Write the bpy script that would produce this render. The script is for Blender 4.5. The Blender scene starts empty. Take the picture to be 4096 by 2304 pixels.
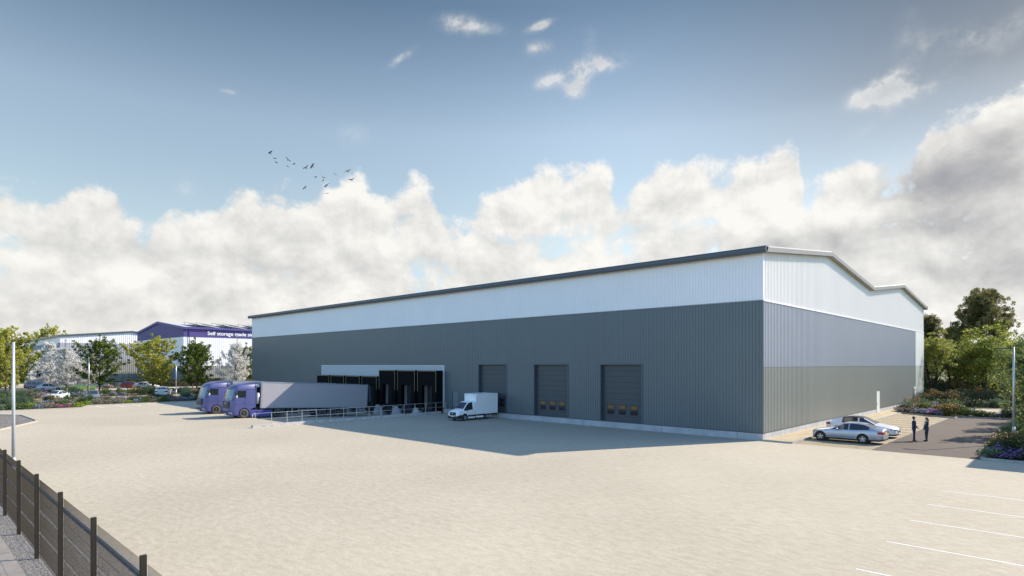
import bpy, bmesh, math, random
from mathutils import Vector, Matrix
R = math.radians
sc = bpy.context.scene
col = sc.collection

# ------------------------------------------------------------------ camera frame
# World: the near corner of the warehouse is the origin, the long wall runs along -x, the gable wall along +y.
HEAD = math.atan2(.6921, .7217)
RT = (math.cos(HEAD), math.sin(HEAD)); FW = (-math.sin(HEAD), math.cos(HEAD))
CAM = (16.856, -44.154, 5.6); FPX = 2375.0; HY = 1457.5; CXP = 2048.0

def at(px, Y):
    """ground point seen in column px at depth Y metres"""
    X = (px - CXP) / FPX * Y
    return (CAM[0] + X*RT[0] + Y*FW[0], CAM[1] + X*RT[1] + Y*FW[1])

# ------------------------------------------------------------------ materials
MATS = {}
def new_mat(name):
    m = bpy.data.materials.new(name); m.use_nodes = True
    MATS[name] = m
    nt = m.node_tree; b = nt.nodes['Principled BSDF']
    return m, nt, b

def mat(name, color, rough=.6, metal=0, var=0, vscale=2.0, bump=0, bscale=20, coat=0, spec=None, alpha=None):
    m, nt, b = new_mat(name)
    b.inputs['Roughness'].default_value = rough
    b.inputs['Metallic'].default_value = metal
    if coat:
        b.inputs['Coat Weight'].default_value = coat; b.inputs['Coat Roughness'].default_value = .05
    if spec is not None: b.inputs['Specular IOR Level'].default_value = spec
    c = (*color, 1)
    tc = nt.nodes.new('ShaderNodeTexCoord')
    if var:
        n = nt.nodes.new('ShaderNodeTexNoise'); n.inputs['Scale'].default_value = vscale; n.inputs['Detail'].default_value = 6
        nt.links.new(tc.outputs['Object'], n.inputs['Vector'])
        mr = nt.nodes.new('ShaderNodeMapRange'); mr.inputs[1].default_value = .3; mr.inputs[2].default_value = .7
        mr.inputs[3].default_value = 1-var; mr.inputs[4].default_value = 1+var
        nt.links.new(n.outputs['Fac'], mr.inputs[0])
        mx = nt.nodes.new('ShaderNodeVectorMath'); mx.operation = 'SCALE'; mx.inputs[0].default_value = color
        nt.links.new(mr.outputs[0], mx.inputs['Scale']); nt.links.new(mx.outputs[0], b.inputs['Base Color'])
    else:
        b.inputs['Base Color'].default_value = c
    if bump:
        n2 = nt.nodes.new('ShaderNodeTexNoise'); n2.inputs['Scale'].default_value = bscale; n2.inputs['Detail'].default_value = 5
        nt.links.new(tc.outputs['Object'], n2.inputs['Vector'])
        bp = nt.nodes.new('ShaderNodeBump'); bp.inputs['Strength'].default_value = bump; bp.inputs['Distance'].default_value = .02
        nt.links.new(n2.outputs['Fac'], bp.inputs['Height']); nt.links.new(bp.outputs[0], b.inputs['Normal'])
    return m

def leaf_mat(name, c1, c2, c3=None, trans=.35, rough=.6):
    """leaf colour differs from leaf to leaf (random per island); some light passes through"""
    m, nt, b = new_mat(name)
    g = nt.nodes.new('ShaderNodeNewGeometry'); cr = nt.nodes.new('ShaderNodeValToRGB')
    nt.links.new(g.outputs['Random Per Island'], cr.inputs[0])
    e = cr.color_ramp.elements
    e[0].color = (*c1, 1); e[1].color = (*(c3 or c2), 1)
    if c3: x = e.new(.5); x.color = (*c2, 1)
    b.inputs['Roughness'].default_value = rough; b.inputs['Specular IOR Level'].default_value = .25
    nt.links.new(cr.outputs[0], b.inputs['Base Color'])
    t = nt.nodes.new('ShaderNodeBsdfTranslucent'); nt.links.new(cr.outputs[0], t.inputs[0])
    ms = nt.nodes.new('ShaderNodeMixShader'); ms.inputs[0].default_value = trans
    nt.links.new(b.outputs[0], ms.inputs[1]); nt.links.new(t.outputs[0], ms.inputs[2])
    nt.links.new(ms.outputs[0], nt.nodes['Material Output'].inputs[0])
    return m

def ground_mat(name, c1, c2, streak=(1, 1), big=.05, fine=8, rough=.85, fleck=0, bump=.2):
    m, nt, b = new_mat(name)
    N = nt.nodes; Lk = nt.links.new
    tc = N.new('ShaderNodeTexCoord')
    def noise(scale, st=(1, 1), rot=0, det=6, r=.6):
        mp = N.new('ShaderNodeMapping'); mp.inputs['Scale'].default_value = (st[0], st[1], 1); mp.inputs['Rotation'].default_value = (0, 0, rot)
        Lk(tc.outputs['Object'], mp.inputs[0])
        n = N.new('ShaderNodeTexNoise'); n.inputs['Scale'].default_value = scale; n.inputs['Detail'].default_value = det; n.inputs['Roughness'].default_value = r
        Lk(mp.outputs[0], n.inputs['Vector']); return n.outputs['Fac']
    a = noise(big, det=4); f = noise(fine, streak, -HEAD); f2 = noise(fine*.22, streak, -HEAD+.25, 8, .7)
    def mth(op, x, y):
        k = N.new('ShaderNodeMath'); k.operation = op
        for i, v in enumerate((x, y)):
            if isinstance(v, (int, float)): k.inputs[i].default_value = v
            else: Lk(v, k.inputs[i])
        return k.outputs[0]
    s = mth('ADD', mth('MULTIPLY', a, .55), mth('ADD', mth('MULTIPLY', f, .55), mth('MULTIPLY', f2, .8)))
    mr = N.new('ShaderNodeMapRange'); mr.inputs[1].default_value = .80; mr.inputs[2].default_value = 1.10; Lk(s, mr.inputs[0])
    mx = N.new('ShaderNodeMix'); mx.data_type = 'RGBA'; mx.inputs[6].default_value = (*c1, 1); mx.inputs[7].default_value = (*c2, 1)
    Lk(mr.outputs[0], mx.inputs[0]); out = mx.outputs[2]
    if fleck:
        # scuffs and pale flecks: thin bright/dark strokes where a stretched noise peaks
        k1 = noise(5.5, (1, 7), -HEAD+.1, 2, .5); k2 = noise(4.0, (1, 9), -HEAD-.55, 2, .5); k3 = noise(1.6, (1, 10), -HEAD+.9, 2, .5)
        for kk, cc in ((k1, (.62, .58, .5)), (k2, (.30, .27, .22)), (k3, (.58, .53, .42))):
            rr = N.new('ShaderNodeMapRange'); rr.inputs[1].default_value = .66; rr.inputs[2].default_value = .78; rr.inputs[4].default_value = fleck; Lk(kk, rr.inputs[0])
            m2 = N.new('ShaderNodeMix'); m2.data_type = 'RGBA'; Lk(rr.outputs[0], m2.inputs[0]); Lk(out, m2.inputs[6]); m2.inputs[7].default_value = (*cc, 1)
            out = m2.outputs[2]
    Lk(out, b.inputs['Base Color']); b.inputs['Roughness'].default_value = rough; b.inputs['Specular IOR Level'].default_value = .25
    if bump:
        bp = N.new('ShaderNodeBump'); bp.inputs['Strength'].default_value = bump; bp.inputs['Distance'].default_value = .02
        Lk(f, bp.inputs['Height']); Lk(bp.outputs[0], b.inputs['Normal'])
    return m

def gravel_mat(name, dark, mid, light, scale):
    m, nt, b = new_mat(name); N = nt.nodes; Lk = nt.links.new
    tc = N.new('ShaderNodeTexCoord'); v = N.new('ShaderNodeTexVoronoi'); v.inputs['Scale'].default_value = scale
    Lk(tc.outputs['Object'], v.inputs['Vector'])
    sp = N.new('ShaderNodeSeparateColor'); Lk(v.outputs['Color'], sp.inputs[0])
    cr = N.new('ShaderNodeValToRGB'); Lk(sp.outputs[0], cr.inputs[0])
    e = cr.color_ramp.elements; e[0].color = (*dark, 1); e[1].color = (*light, 1); x = e.new(.5); x.color = (*mid, 1)
    Lk(cr.outputs[0], b.inputs['Base Color']); b.inputs['Roughness'].default_value = .9
    bp = N.new('ShaderNodeBump'); bp.inputs['Strength'].default_value = 1; bp.inputs['Distance'].default_value = .03; bp.invert = True
    Lk(v.outputs['Distance'], bp.inputs['Height']); Lk(bp.outputs[0], b.inputs['Normal'])
    return m

def block_mat(name, c1, c2, mortar, sx, sy):
    m, nt, b = new_mat(name); N = nt.nodes; Lk = nt.links.new
    tc = N.new('ShaderNodeTexCoord'); br = N.new('ShaderNodeTexBrick')
    br.inputs['Scale'].default_value = 1; br.inputs['Brick Width'].default_value = sx; br.inputs['Row Height'].default_value = sy
    br.inputs['Mortar Size'].default_value = .012; br.inputs['Color1'].default_value = (*c1, 1); br.inputs['Color2'].default_value = (*c2, 1); br.inputs['Mortar'].default_value = (*mortar, 1)
    Lk(tc.outputs['Object'], br.inputs['Vector'])
    n = N.new('ShaderNodeTexNoise'); n.inputs['Scale'].default_value = 1.3; n.inputs['Detail'].default_value = 6; Lk(tc.outputs['Object'], n.inputs['Vector'])
    mr = N.new('ShaderNodeMapRange'); mr.inputs[1].default_value = .3; mr.inputs[2].default_value = .7; mr.inputs[3].default_value = .82; mr.inputs[4].default_value = 1.15; Lk(n.outputs['Fac'], mr.inputs[0])
    mx = N.new('ShaderNodeVectorMath'); mx.operation = 'SCALE'; Lk(br.outputs['Color'], mx.inputs[0]); Lk(mr.outputs[0], mx.inputs['Scale'])
    Lk(mx.outputs[0], b.inputs['Base Color']); b.inputs['Roughness'].default_value = .85
    return m

M_yard = ground_mat('brushed_concrete', (.375, .33, .255), (.49, .44, .345), (1, 2.2), .06, 9, .85, .42)
M_asph = ground_mat('asphalt', (.105, .088, .075), (.135, .113, .097), (1, 2.2), .2, 14, .85)
M_land = ground_mat('land', (.10, .12, .05), (.16, .17, .08), (1, 1), .05, 3, .9)
M_path = ground_mat('path_concrete', (.40, .35, .26), (.50, .44, .33), (1, 2), .3, 6, .85)
M_block = block_mat('paving_block', (.28, .225, .14), (.34, .28, .175), (.15, .12, .08), .42, .21)
M_walk = block_mat('walkway_paving', (.41, .34, .22), (.45, .375, .245), (.35, .29, .18), 2.4, .3)
M_pave = ground_mat('pavement', (.25, .225, .20), (.31, .28, .25), (1, 1), .5, 9, .85)
M_gravel = gravel_mat('gravel', (.09, .082, .074), (.23, .21, .19), (.46, .43, .40), 42)
M_darkgravel = gravel_mat('dark_gravel', (.07, .062, .055), (.15, .135, .125), (.30, .275, .25), 8)
M_soil = mat('soil', (.06, .042, .03), .95, var=.3, vscale=3, bump=.8, bscale=6)
M_kerb = mat('kerb_concrete', (.40, .37, .32), .8, var=.12, vscale=2)
M_kerbd = mat('kerb_grey', (.36, .345, .32), .8, var=.12, vscale=2)
M_conc = mat('concrete_plinth', (.42, .42, .44), .8, var=.14, vscale=1.2, bump=.3, bscale=8)
M_rconc = mat('retaining_concrete', (.47, .445, .43), .8, var=.2, vscale=2.5, bump=.4, bscale=9)
M_line = mat('line_paint', (.78, .78, .76), .6, var=.06, vscale=5)
M_white = mat('white_cladding', (.85, .825, .83), .35, var=.02, vscale=.3, spec=.4)
M_dgrey = mat('dark_grey_cladding', (.115, .135, .145), .38, var=.03, vscale=.3)
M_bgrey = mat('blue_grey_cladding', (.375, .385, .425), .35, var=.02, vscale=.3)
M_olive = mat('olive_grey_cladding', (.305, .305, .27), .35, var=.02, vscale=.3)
M_pale = mat('pale_flat_cladding', (.66, .67, .66), .4)
M_paleol = mat('pale_olive_cladding', (.45, .465, .41), .4)
M_trimd = mat('dark_trim', (.075, .09, .105), .4, spec=.5)
M_trimg = mat('grey_trim', (.215, .22, .22), .6)
M_soffit = mat('beige_soffit', (.42, .37, .27), .7)
M_roof = mat('roof_sheet', (.52, .53, .52), .5)
M_door = mat('door_panel_grey', (.052, .06, .07), .45, var=.04)
M_doorg = mat('door_grey_green', (.15, .175, .185), .5)
M_black = mat('black_curtain', (.007, .007, .008), .9, spec=.1)
M_buff = mat('buff_edge', (.21, .165, .08), .7)
M_glassd = mat('dark_glass', (.015, .016, .02), .08, spec=.6)
M_amber = mat('amber_glazing', (.20, .095, .025), .25, var=.25, vscale=6)
M_rail = mat('galvanised_rail', (.55, .53, .50), .45, metal=.3)
M_lamp = mat('lamp_pole_metal', (.60, .62, .66), .38, metal=.45)
M_lampd = mat('lamp_head_dark', (.06, .06, .065), .5)
M_fence = mat('fence_brown', (.028, .023, .017), .6, spec=.3)
M_fenceb = mat('fence_black', (.02, .022, .025), .5)
M_purp = mat('purple_cladding', (.095, .07, .24), .5, spec=.3)
M_tpurp = mat('purple_paint', (.074, .086, .235), .4, coat=.2)
M_tpurpd = mat('purple_skirt_paint', (.065, .067, .27), .42, coat=.15)
M_trail = mat('trailer_panel', (.37, .355, .385), .5, var=.03, vscale=.6)
M_trailf = mat('trailer_front_frame', (.25, .27, .30), .5)
M_tyre = mat('tyre_rubber', (.028, .026, .024), .8)
M_tyrel = mat('dusty_tyre_rubber', (.085, .075, .07), .85)
M_rim = mat('alloy_rim', (.55, .55, .56), .3, metal=.8)
M_rimd = mat('dark_rim', (.07, .07, .075), .4, metal=.4)
M_hubw = mat('pale_hub', (.35, .36, .38), .4, metal=.4)
M_glass = mat('vehicle_glass', (.02, .025, .03), .06, spec=.8, coat=.3)
M_screen = mat('truck_windscreen', (.13, .17, .17), .08, spec=.8, coat=.4)
M_plastic = mat('black_plastic', (.025, .025, .027), .6)
M_chrome = mat('bright_metal', (.65, .65, .66), .2, metal=.9)
M_tank = mat('brushed_tank', (.60, .62, .65), .35, metal=.5)
M_plate = mat('white_plate', (.7, .7, .68), .5)
M_platey = mat('yellow_plate', (.75, .55, .06), .5)
M_red = mat('red_lens', (.35, .015, .015), .25)
M_orange = mat('orange_lens', (.5, .15, .03), .3)
M_head = mat('headlamp_glass', (.22, .24, .27), .15, spec=.7)
M_vwhite = mat('white_van_paint', (.87, .87, .87), .45, spec=.4)
M_mirror = mat('white_mirror', (.7, .7, .7), .3)
M_solar = mat('solar_glass', (.02, .035, .07), .15, spec=.6)
M_bark = mat('bark', (.13, .10, .07), .9, var=.3, vscale=4)
M_barkd = mat('dark_bark', (.035, .026, .018), .9, var=.3, vscale=4)
M_barkp = mat('pale_bark', (.22, .18, .12), .9, var=.2, vscale=4)
M_letter = mat('white_letters', (.85, .85, .84), .5)
M_grass = mat('grass', (.055, .115, .022), .9, var=.3, vscale=1.5, bump=.5, bscale=20)
M_skin = mat('skin', (.42, .25, .18), .6)
M_navy = mat('navy_suit', (.008, .018, .065), .75)
M_teal = mat('dark_teal_suit', (.012, .032, .05), .75)
M_shirt = mat('white_shirt', (.7, .72, .75), .7)
M_hair = mat('black_hair', (.01, .008, .007), .5)
M_hairb = mat('brown_hair', (.035, .018, .01), .5)
M_shoe = mat('black_shoe', (.01, .01, .012), .4)
M_bird = mat('bird_black', (.012, .012, .014), .8)

# ------------------------------------------------------------------ mesh helpers
class MB:
    def __init__(s): s.v = []; s.f = []; s.m = []
    def add(s, vs, fs, m=0):
        o = len(s.v); s.v += [tuple(v) for v in vs]; s.f += [tuple(i+o for i in f) for f in fs]; s.m += [m]*len(fs); return s
    def box(s, x0, x1, y0, y1, z0, z1, m=0):
        if x0 > x1: x0, x1 = x1, x0
        if y0 > y1: y0, y1 = y1, y0
        return s.add([(x0,y0,z0),(x1,y0,z0),(x1,y1,z0),(x0,y1,z0),(x0,y0,z1),(x1,y0,z1),(x1,y1,z1),(x0,y1,z1)],
                     [(0,3,2,1),(4,5,6,7),(0,1,5,4),(1,2,6,5),(2,3,7,6),(3,0,4,7)], m)
    def cbox(s, x0, x1, y0, y1, z0, z1, c=.03, m=0):
        """box with chamfered vertical edges and a chamfered top"""
        P = lambda d: [(x0+d,y0),(x1-d,y0),(x1,y0+d),(x1,y1-d),(x1-d,y1),(x0+d,y1),(x0,y1-d),(x0,y0+d)]
        ring = P(c); top = [(min(max(x, x0+c), x1-c), min(max(y, y0+c), y1-c)) for x, y in ring]
        vs = [(x,y,z0) for x,y in ring] + [(x,y,z1-c) for x,y in ring] + [(x,y,z1) for x,y in top]
        fs = [tuple(range(7,-1,-1)), tuple(range(16,24))]
        for k in (0, 8):
            for i in range(8): j = (i+1) % 8; fs.append((k+i, k+j, k+8+j, k+8+i))
        return s.add(vs, fs, m)
    def prism(s, pts, z0, z1, m=0):
        n = len(pts); vs = [(x,y,z0) for x,y in pts] + [(x,y,z1) for x,y in pts]
        a = sum(pts[i][0]*pts[(i+1)%n][1]-pts[(i+1)%n][0]*pts[i][1] for i in range(n))
        fs = [tuple(range(n-1,-1,-1)), tuple(range(n,2*n))] + [(i,(i+1)%n,n+(i+1)%n,n+i) for i in range(n)]
        if a < 0: fs = [tuple(reversed(f)) for f in fs]
        return s.add(vs, fs, m)
    def extr(s, pts, axis, a0, a1, m=0):
        """profile pts extruded along axis ('x': pts are (y,z); 'y': pts are (x,z))"""
        n = len(pts)
        mk = (lambda p, a: (a, p[0], p[1])) if axis == 'x' else (lambda p, a: (p[0], a, p[1]))
        vs = [mk(p, a0) for p in pts] + [mk(p, a1) for p in pts]
        fs = [tuple(range(n-1,-1,-1)), tuple(range(n,2*n))] + [(i,(i+1)%n,n+(i+1)%n,n+i) for i in range(n)]
        return s.add(vs, fs, m)
    def tube(s, p0, p1, r0, r1=None, n=8, m=0, cap=True):
        r1 = r0 if r1 is None else r1
        p0 = Vector(p0); p1 = Vector(p1); d = (p1-p0)
        if d.length < 1e-6: return s
        d.normalize(); u = d.cross(Vector((0,0,1)) if abs(d.z) < .9 else Vector((1,0,0))).normalized(); w = d.cross(u)
        vs = []
        for p, r in ((p0, r0), (p1, r1)):
            for i in range(n):
                a = 2*math.pi*i/n; vs.append(p + (u*math.cos(a)+w*math.sin(a))*r)
        fs = [(i,(i+1)%n,n+(i+1)%n,n+i) for i in range(n)]
        if cap: fs += [tuple(range(n-1,-1,-1)), tuple(range(n,2*n))]
        return s.add(vs, fs, m)
    def path(s, pts, r, n=8, m=0):
        for a, b in zip(pts[:-1], pts[1:]): s.tube(a, b, r, r, n, m)
        return s
    def lathe_y(s, prof, c=(0,0,0), n=24, m=0):
        """profile (radius, y) turned about the y axis"""
        vs = []
        for r, y in prof:
            for i in range(n):
                a = 2*math.pi*i/n; vs.append((c[0]+r*math.cos(a), c[1]+y, c[2]+r*math.sin(a)))
        fs = []
        for k in range(len(prof)-1):
            for i in range(n): j = (i+1) % n; fs.append((k*n+i, (k+1)*n+i, (k+1)*n+j, k*n+j))
        return s.add(vs, fs, m)
    def quad(s, a, b, c, d, m=0): return s.add([a,b,c,d], [(0,1,2,3)], m)
    def ell(s, c, r, nu=10, nv=7, m=0):
        vs = []; fs = []
        for j in range(nv+1):
            t = math.pi*j/nv
            for i in range(nu):
                a = 2*math.pi*i/nu; vs.append((c[0]+r[0]*math.sin(t)*math.cos(a), c[1]+r[1]*math.sin(t)*math.sin(a), c[2]+r[2]*math.cos(t)))
        for j in range(nv):
            for i in range(nu): k = (i+1) % nu; fs.append((j*nu+i, (j+1)*nu+i, (j+1)*nu+k, j*nu+k))
        return s.add(vs, fs, m)
    def mesh(s, name, mats, smooth=False):
        me = bpy.data.meshes.new(name); me.from_pydata(s.v, [], s.f); 
        if not isinstance(mats, (list, tuple)): mats = [mats]
        for k in mats: me.materials.append(k)
        me.polygons.foreach_set('material_index', s.m)
        if smooth: me.polygons.foreach_set('use_smooth', [True]*len(me.polygons))
        me.update(); return me
    def build(s, name, mats, parent=None, smooth=False, loc=None, rz=None):
        o = bpy.data.objects.new(name, s.mesh(name, mats, smooth)); col.objects.link(o)
        if parent: o.parent = parent
        if loc: o.location = loc
        if rz is not None: o.rotation_euler.z = rz
        return o

def tag(o, label=None, cat=None, group=None, kind=None):
    if label: o['label'] = label
    if cat: o['category'] = cat
    if group: o['group'] = group
    if kind: o['kind'] = kind
    return o
def thing(name, loc, label, cat, rz=0, group=None):
    o = bpy.data.objects.new(name, None); col.objects.link(o); o.location = loc; o.rotation_euler = (0, 0, rz)
    o.empty_display_size = .3
    return tag(o, label, cat, group)
def kids(o): return [c for c in bpy.data.objects if c.parent == o]
def copy_tree(o, parent=None):
    c = o.copy(); col.objects.link(c)
    if parent: c.parent = parent
    for ch in kids(o): copy_tree(ch, c)
    return c
def struct(o, label=None): return tag(o, label, None, None, 'structure')

def smooth_by_angle(me, ang=35):
    """smooth faces, sharp edges above the angle"""
    bm = bmesh.new(); bm.from_mesh(me)
    for f in bm.faces: f.smooth = True
    for e in bm.edges:
        if len(e.link_faces) == 2 and e.calc_face_angle(0) > R(ang): e.smooth = False
    bm.to_mesh(me); bm.free()

def cut(me, cutters):
    """boolean difference with the cutter meshes, returns the cut mesh"""
    a = bpy.data.objects.new('cut_a', me); col.objects.link(a); tmp = []
    for c in cutters:
        b = bpy.data.objects.new('cut_b', c); col.objects.link(b); tmp.append(b)
        md = a.modifiers.new('b', 'BOOLEAN'); md.operation = 'DIFFERENCE'; md.object = b; md.solver = 'EXACT'; md.material_mode = 'TRANSFER'
    bpy.context.view_layer.update()
    dg = bpy.context.evaluated_depsgraph_get()
    out = bpy.data.meshes.new_from_object(a.evaluated_get(dg))
    bpy.data.objects.remove(a)
    for b in tmp: bpy.data.objects.remove(b)
    return out

def split_mesh(me, parent, naming):
    """one object per entry of naming: {name: (material, test(face centre))}; faces are claimed by material then test"""
    out = {}
    claimed = set()
    for name, (mt, test) in naming:
        vs = {}; fs = []
        for p in me.polygons:
            if p.index in claimed: continue
            if mt is not None and me.materials[p.material_index] != mt: continue
            if test and not test(p.center): continue
            claimed.add(p.index)
            fs.append((tuple(vs.setdefault(i, len(vs)) for i in p.vertices), me.materials[p.material_index]))
        if not fs: continue
        mm = []
        for _, m_ in fs:
            if m_ not in mm: mm.append(m_)
        mb = MB(); co = [None]*len(vs)
        for i, k in vs.items(): co[k] = tuple(me.vertices[i].co)
        mb.v = co; mb.f = [f for f, _ in fs]; mb.m = [mm.index(m_) for _, m_ in fs]
        o = mb.build(name, mm, parent); smooth_by_angle(o.data, 38); out.setdefault(name, []).append(o)
    return out

# ------------------------------------------------------------------ ground
def sheet(name, pts, z, m, label=None, holes=None):
    mb = MB(); mb.add([(x, y, z) for x, y in pts], [tuple(range(len(pts)))])
    a = sum(pts[i][0]*pts[(i+1)%len(pts)][1]-pts[(i+1)%len(pts)][0]*pts[i][1] for i in range(len(pts)))
    if a < 0: mb.f = [tuple(reversed(mb.f[0]))]
    return struct(mb.build(name, m), label)
rect = lambda x0, x1, y0, y1: [(x0,y0),(x1,y0),(x1,y1),(x0,y1)]

# land sheet to the horizon with the dock pit left out: built as a frame of quads round the pit
PX0, PX1, PY0 = -66.0, -35.85, -19.0
mb = MB()
B = 3000
for x0, x1, y0, y1 in ((-B, PX0, -B, B), (PX1, B, -B, B), (PX0, PX1, -B, PY0), (PX0, PX1, 0, B)):
    mb.quad((x0,y0,-.02),(x1,y0,-.02),(x1,y1,-.02),(x0,y1,-.02))
struct(mb.build('ground', M_land), 'green land reaching to the horizon')
mb = MB()
YX0 = -100
for x0, x1, y0, y1 in ((YX0, PX0, -48, 4), (PX1, 22, -39.5, .1), (PX0, PX1, -48, PY0), (PX1, 22, -48, -39.5)):
    mb.quad((x0,y0,0),(x1,y0,0),(x1,y1,0),(x0,y1,0))
mb.quad((PX0,PY0,0),(PX1,PY0,0),(PX1,.3,-.91),(PX0,.3,-.91))
mb.quad((PX0,PY0,0),(PX0,.3,-.91),(PX0,.3,0),(PX0,PY0,0.001))
struct(mb.build('yard', M_yard), 'pale brushed concrete service yard with a sloping dock pit')
sheet('asphalt_road', rect(6.93, 12.62, .08, 34.5), .004, M_asph, 'brown asphalt road beside the parking bays')
sheet('parking_bays', rect(2.12, 6.93, .08, 36.6), .004, M_block, 'block paved parking bays beside the gable wall')
mb = MB(); mb.box(0.0, 2.0, -.13, 61.5, 0, .12)
struct(mb.build('walkway', M_walk), 'raised paved walkway along the gable wall')
mb = MB(); mb.box(2.0, 2.12, -.13, 36.2, 0, .125); mb.box(0, 2.0, -.25, -.13, 0, .125)
struct(mb.build('walkway_kerb', M_kerbd))
mb = MB()
for k in range(15): mb.quad((2.14, 2.4+2.4*k-.06, .009), (6.93, 2.4+2.4*k-.06, .009), (6.93, 2.4+2.4*k+.06, .009), (2.14, 2.4+2.4*k+.06, .009))
struct(mb.build('bay_lines', M_line), 'white lines between the paved parking bays')
mb = MB()
for y in (-11.94, -15.49, -18.85, -22.4, -25.9, -29.4): mb.quad((12.4, y-.035, .004), (17.6, y-.035, .004), (17.6, y+.035, .004), (12.4, y+.035, .004))
for y in (-25.3, -22.97, -21.05, -19.1, -17.45, -15.2): mb.quad((-79.1, y-.06, .004), (-74.2, y-.06, .004), (-74.2, y+.06, .004), (-79.1, y+.06, .004))
struct(mb.build('yard_lines', M_line), 'thin white bay lines painted on the yard')
sheet('concrete_path', [(5.6,36.3),(14,36.3),(14,54.5),(5.6,52.5)], .006, M_path, 'pale path beyond the planting strip')
sheet('rear_path', [(0,61.5),(5.6,52.5),(5.6,66),(-6,66),(-6,61.5)], .002, M_path)

# gravel strip, pavement and island by the near fence
isl = [(-46,-39.6),(-56.5,-34.6),(-58.2,-34.4),(-66.5,-34.5),(-68.8,-36),(-82,-36.6),(-82,-39.6)]
mb = MB(); mb.quad((-110,-41.72,.03),(22,-41.72,.03),(22,-39.62,.03),(-110,-39.62,.03))
struct(mb.build('gravel_strip', M_gravel), 'speckled grey gravel strip along the mesh fence')
sheet('gravel_island', isl, .03, M_darkgravel, 'dark gravel island inside a pale kerb')
mb = MB(); mb.box(-110, 22, -48, -41.72, -.01, .05); struct(mb.build('pavement', M_pave), 'grey paving slabs behind the fence')
mb = MB()
for x in range(-36, 8): mb.box(x*3.0-.012, x*3.0+.012, -48, -41.73, .05, .052)
mb.box(-110, 22, -42.9, -42.88, .05, .052)
struct(mb.build('slab_joints', mat('joint', (.09, .08, .07), .9)))
def kerbline(name, pts, m, w=.14, h=.11, label=None):
    mb = MB()
    for (ax, ay), (bx, by) in zip(pts[:-1], pts[1:]):
        d = Vector((bx-ax, by-ay)); L = d.length; d.normalize(); n = Vector((-d.y, d.x))*w/2
        k = max(1, int(L/.95))
        for i in range(k):
            p = Vector((ax, ay))+d*(L*i/k+.006); q = Vector((ax, ay))+d*(L*(i+1)/k-.006)
            mb.prism([tuple(p-n), tuple(q-n), tuple(q+n), tuple(p+n)], -.02, h)
    return struct(mb.build(name, m), label)
kerbline('yard_kerb', [(22,-39.55),(-46,-39.55),(-56.5,-34.5),(-58.2,-34.3),(-66.5,-34.4),(-68.8,-35.9),(-82,-36.5)], M_kerb, .15, .11, 'pale kerb stones edging the gravel')

# ------------------------------------------------------------------ the warehouse
L, D = 89.5, 61.5
wh = thing('warehouse', (0,0,0), 'large warehouse with white over dark grey ribbed cladding and twin gable roof', 'warehouse')
PROF_G = [(0,0),(.215,0),(.222,.022),(.240,.022)]          # flat pan with narrow groove, depth inwards
PROF_R = [(0,0),(.12,0),(.15,.055),(.27,.055)]          # bold trapezoid rib
def clad(name, m, parent, o, d, length, z0, ztop, nrm, prof, per=.25, start=0):
    """vertical profiled sheet: from o along d, outward normal nrm; ztop is a number or f(distance)"""
    mb = MB(); vs = []; us = []; k = 0; eps = 1e-4
    n0 = math.floor(start/per)
    u = []
    i = n0
    while i*per < start+length:
        for a, dep in prof:
            t = i*per+a
            if start-eps <= t <= start+length+eps: u.append((t-start, dep))
        i += 1
    if not u or u[0][0] > .002: u.insert(0, (0, 0))
    if u[-1][0] < length-.002: u.append((length, 0))
    for t, dep in u:
        x = o[0]+d[0]*t-nrm[0]*dep; y = o[1]+d[1]*t-nrm[1]*dep
        zt = ztop(t) if callable(ztop) else ztop
        vs += [(x,y,z0),(x,y,zt)]
    fs = [(2*i, 2*i+2, 2*i+3, 2*i+1) for i in range(len(u)-1)]
    # face orientation
    cr = d[0]*nrm[1]-d[1]*nrm[0]
    if cr > 0: fs = [tuple(reversed(f)) for f in fs]
    mb.add(vs, fs); return mb.build(name, m, parent)
def clad_multi(name, m, parent, pieces, **kw):
    objs = [clad(name, m, None, *p, **kw) for p in pieces]
    mb = MB()
    for o in objs:
        me = o.data; mb.add([tuple(v.co) for v in me.vertices], [tuple(p.vertices) for p in me.polygons]); bpy.data.objects.remove(o)
    return mb.build(name, m, parent)

ZP, ZD, ZE = .5, 10.3, 13.75
doors = [(-30.5,-26.3),(-22.4,-18.2),(-14.4,-10.2)]
holes = sorted([(a, b, 5.55) for a, b in doors] + [(-34.85,-33.8,2.5), (-64.6,-36.4,5.42)])
pieces = []; x = -L
for a, b, zt in holes:
    pieces.append(((x,0),(1,0),a-x,ZP+.06,ZD,(0,-1),PROF_G,.25,x+100))
    pieces.append(((a,0),(1,0),b-a,zt,ZD,(0,-1),PROF_G,.25,a+100)); x = b
pieces.append(((x,0),(1,0),0-x,ZP+.06,ZD,(0,-1),PROF_G,.25,x+100))
clad_multi('lower_cladding', M_dgrey, wh, pieces)
clad('upper_cladding', M_white, wh, (-L,0), (1,0), L, ZD+.03, 13.85, (0,-1), PROF_G, .25, 10.5)
mb = MB(); mb.box(-L, .03, -.05, .02, ZD-.03, ZD+.04); mb.build('band_flashing', M_trimg, wh)
mb = MB(); mb.box(-L, .03, -.05, .02, ZP, ZP+.07)
mb.build('base_flashing', M_trimd, wh)
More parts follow.
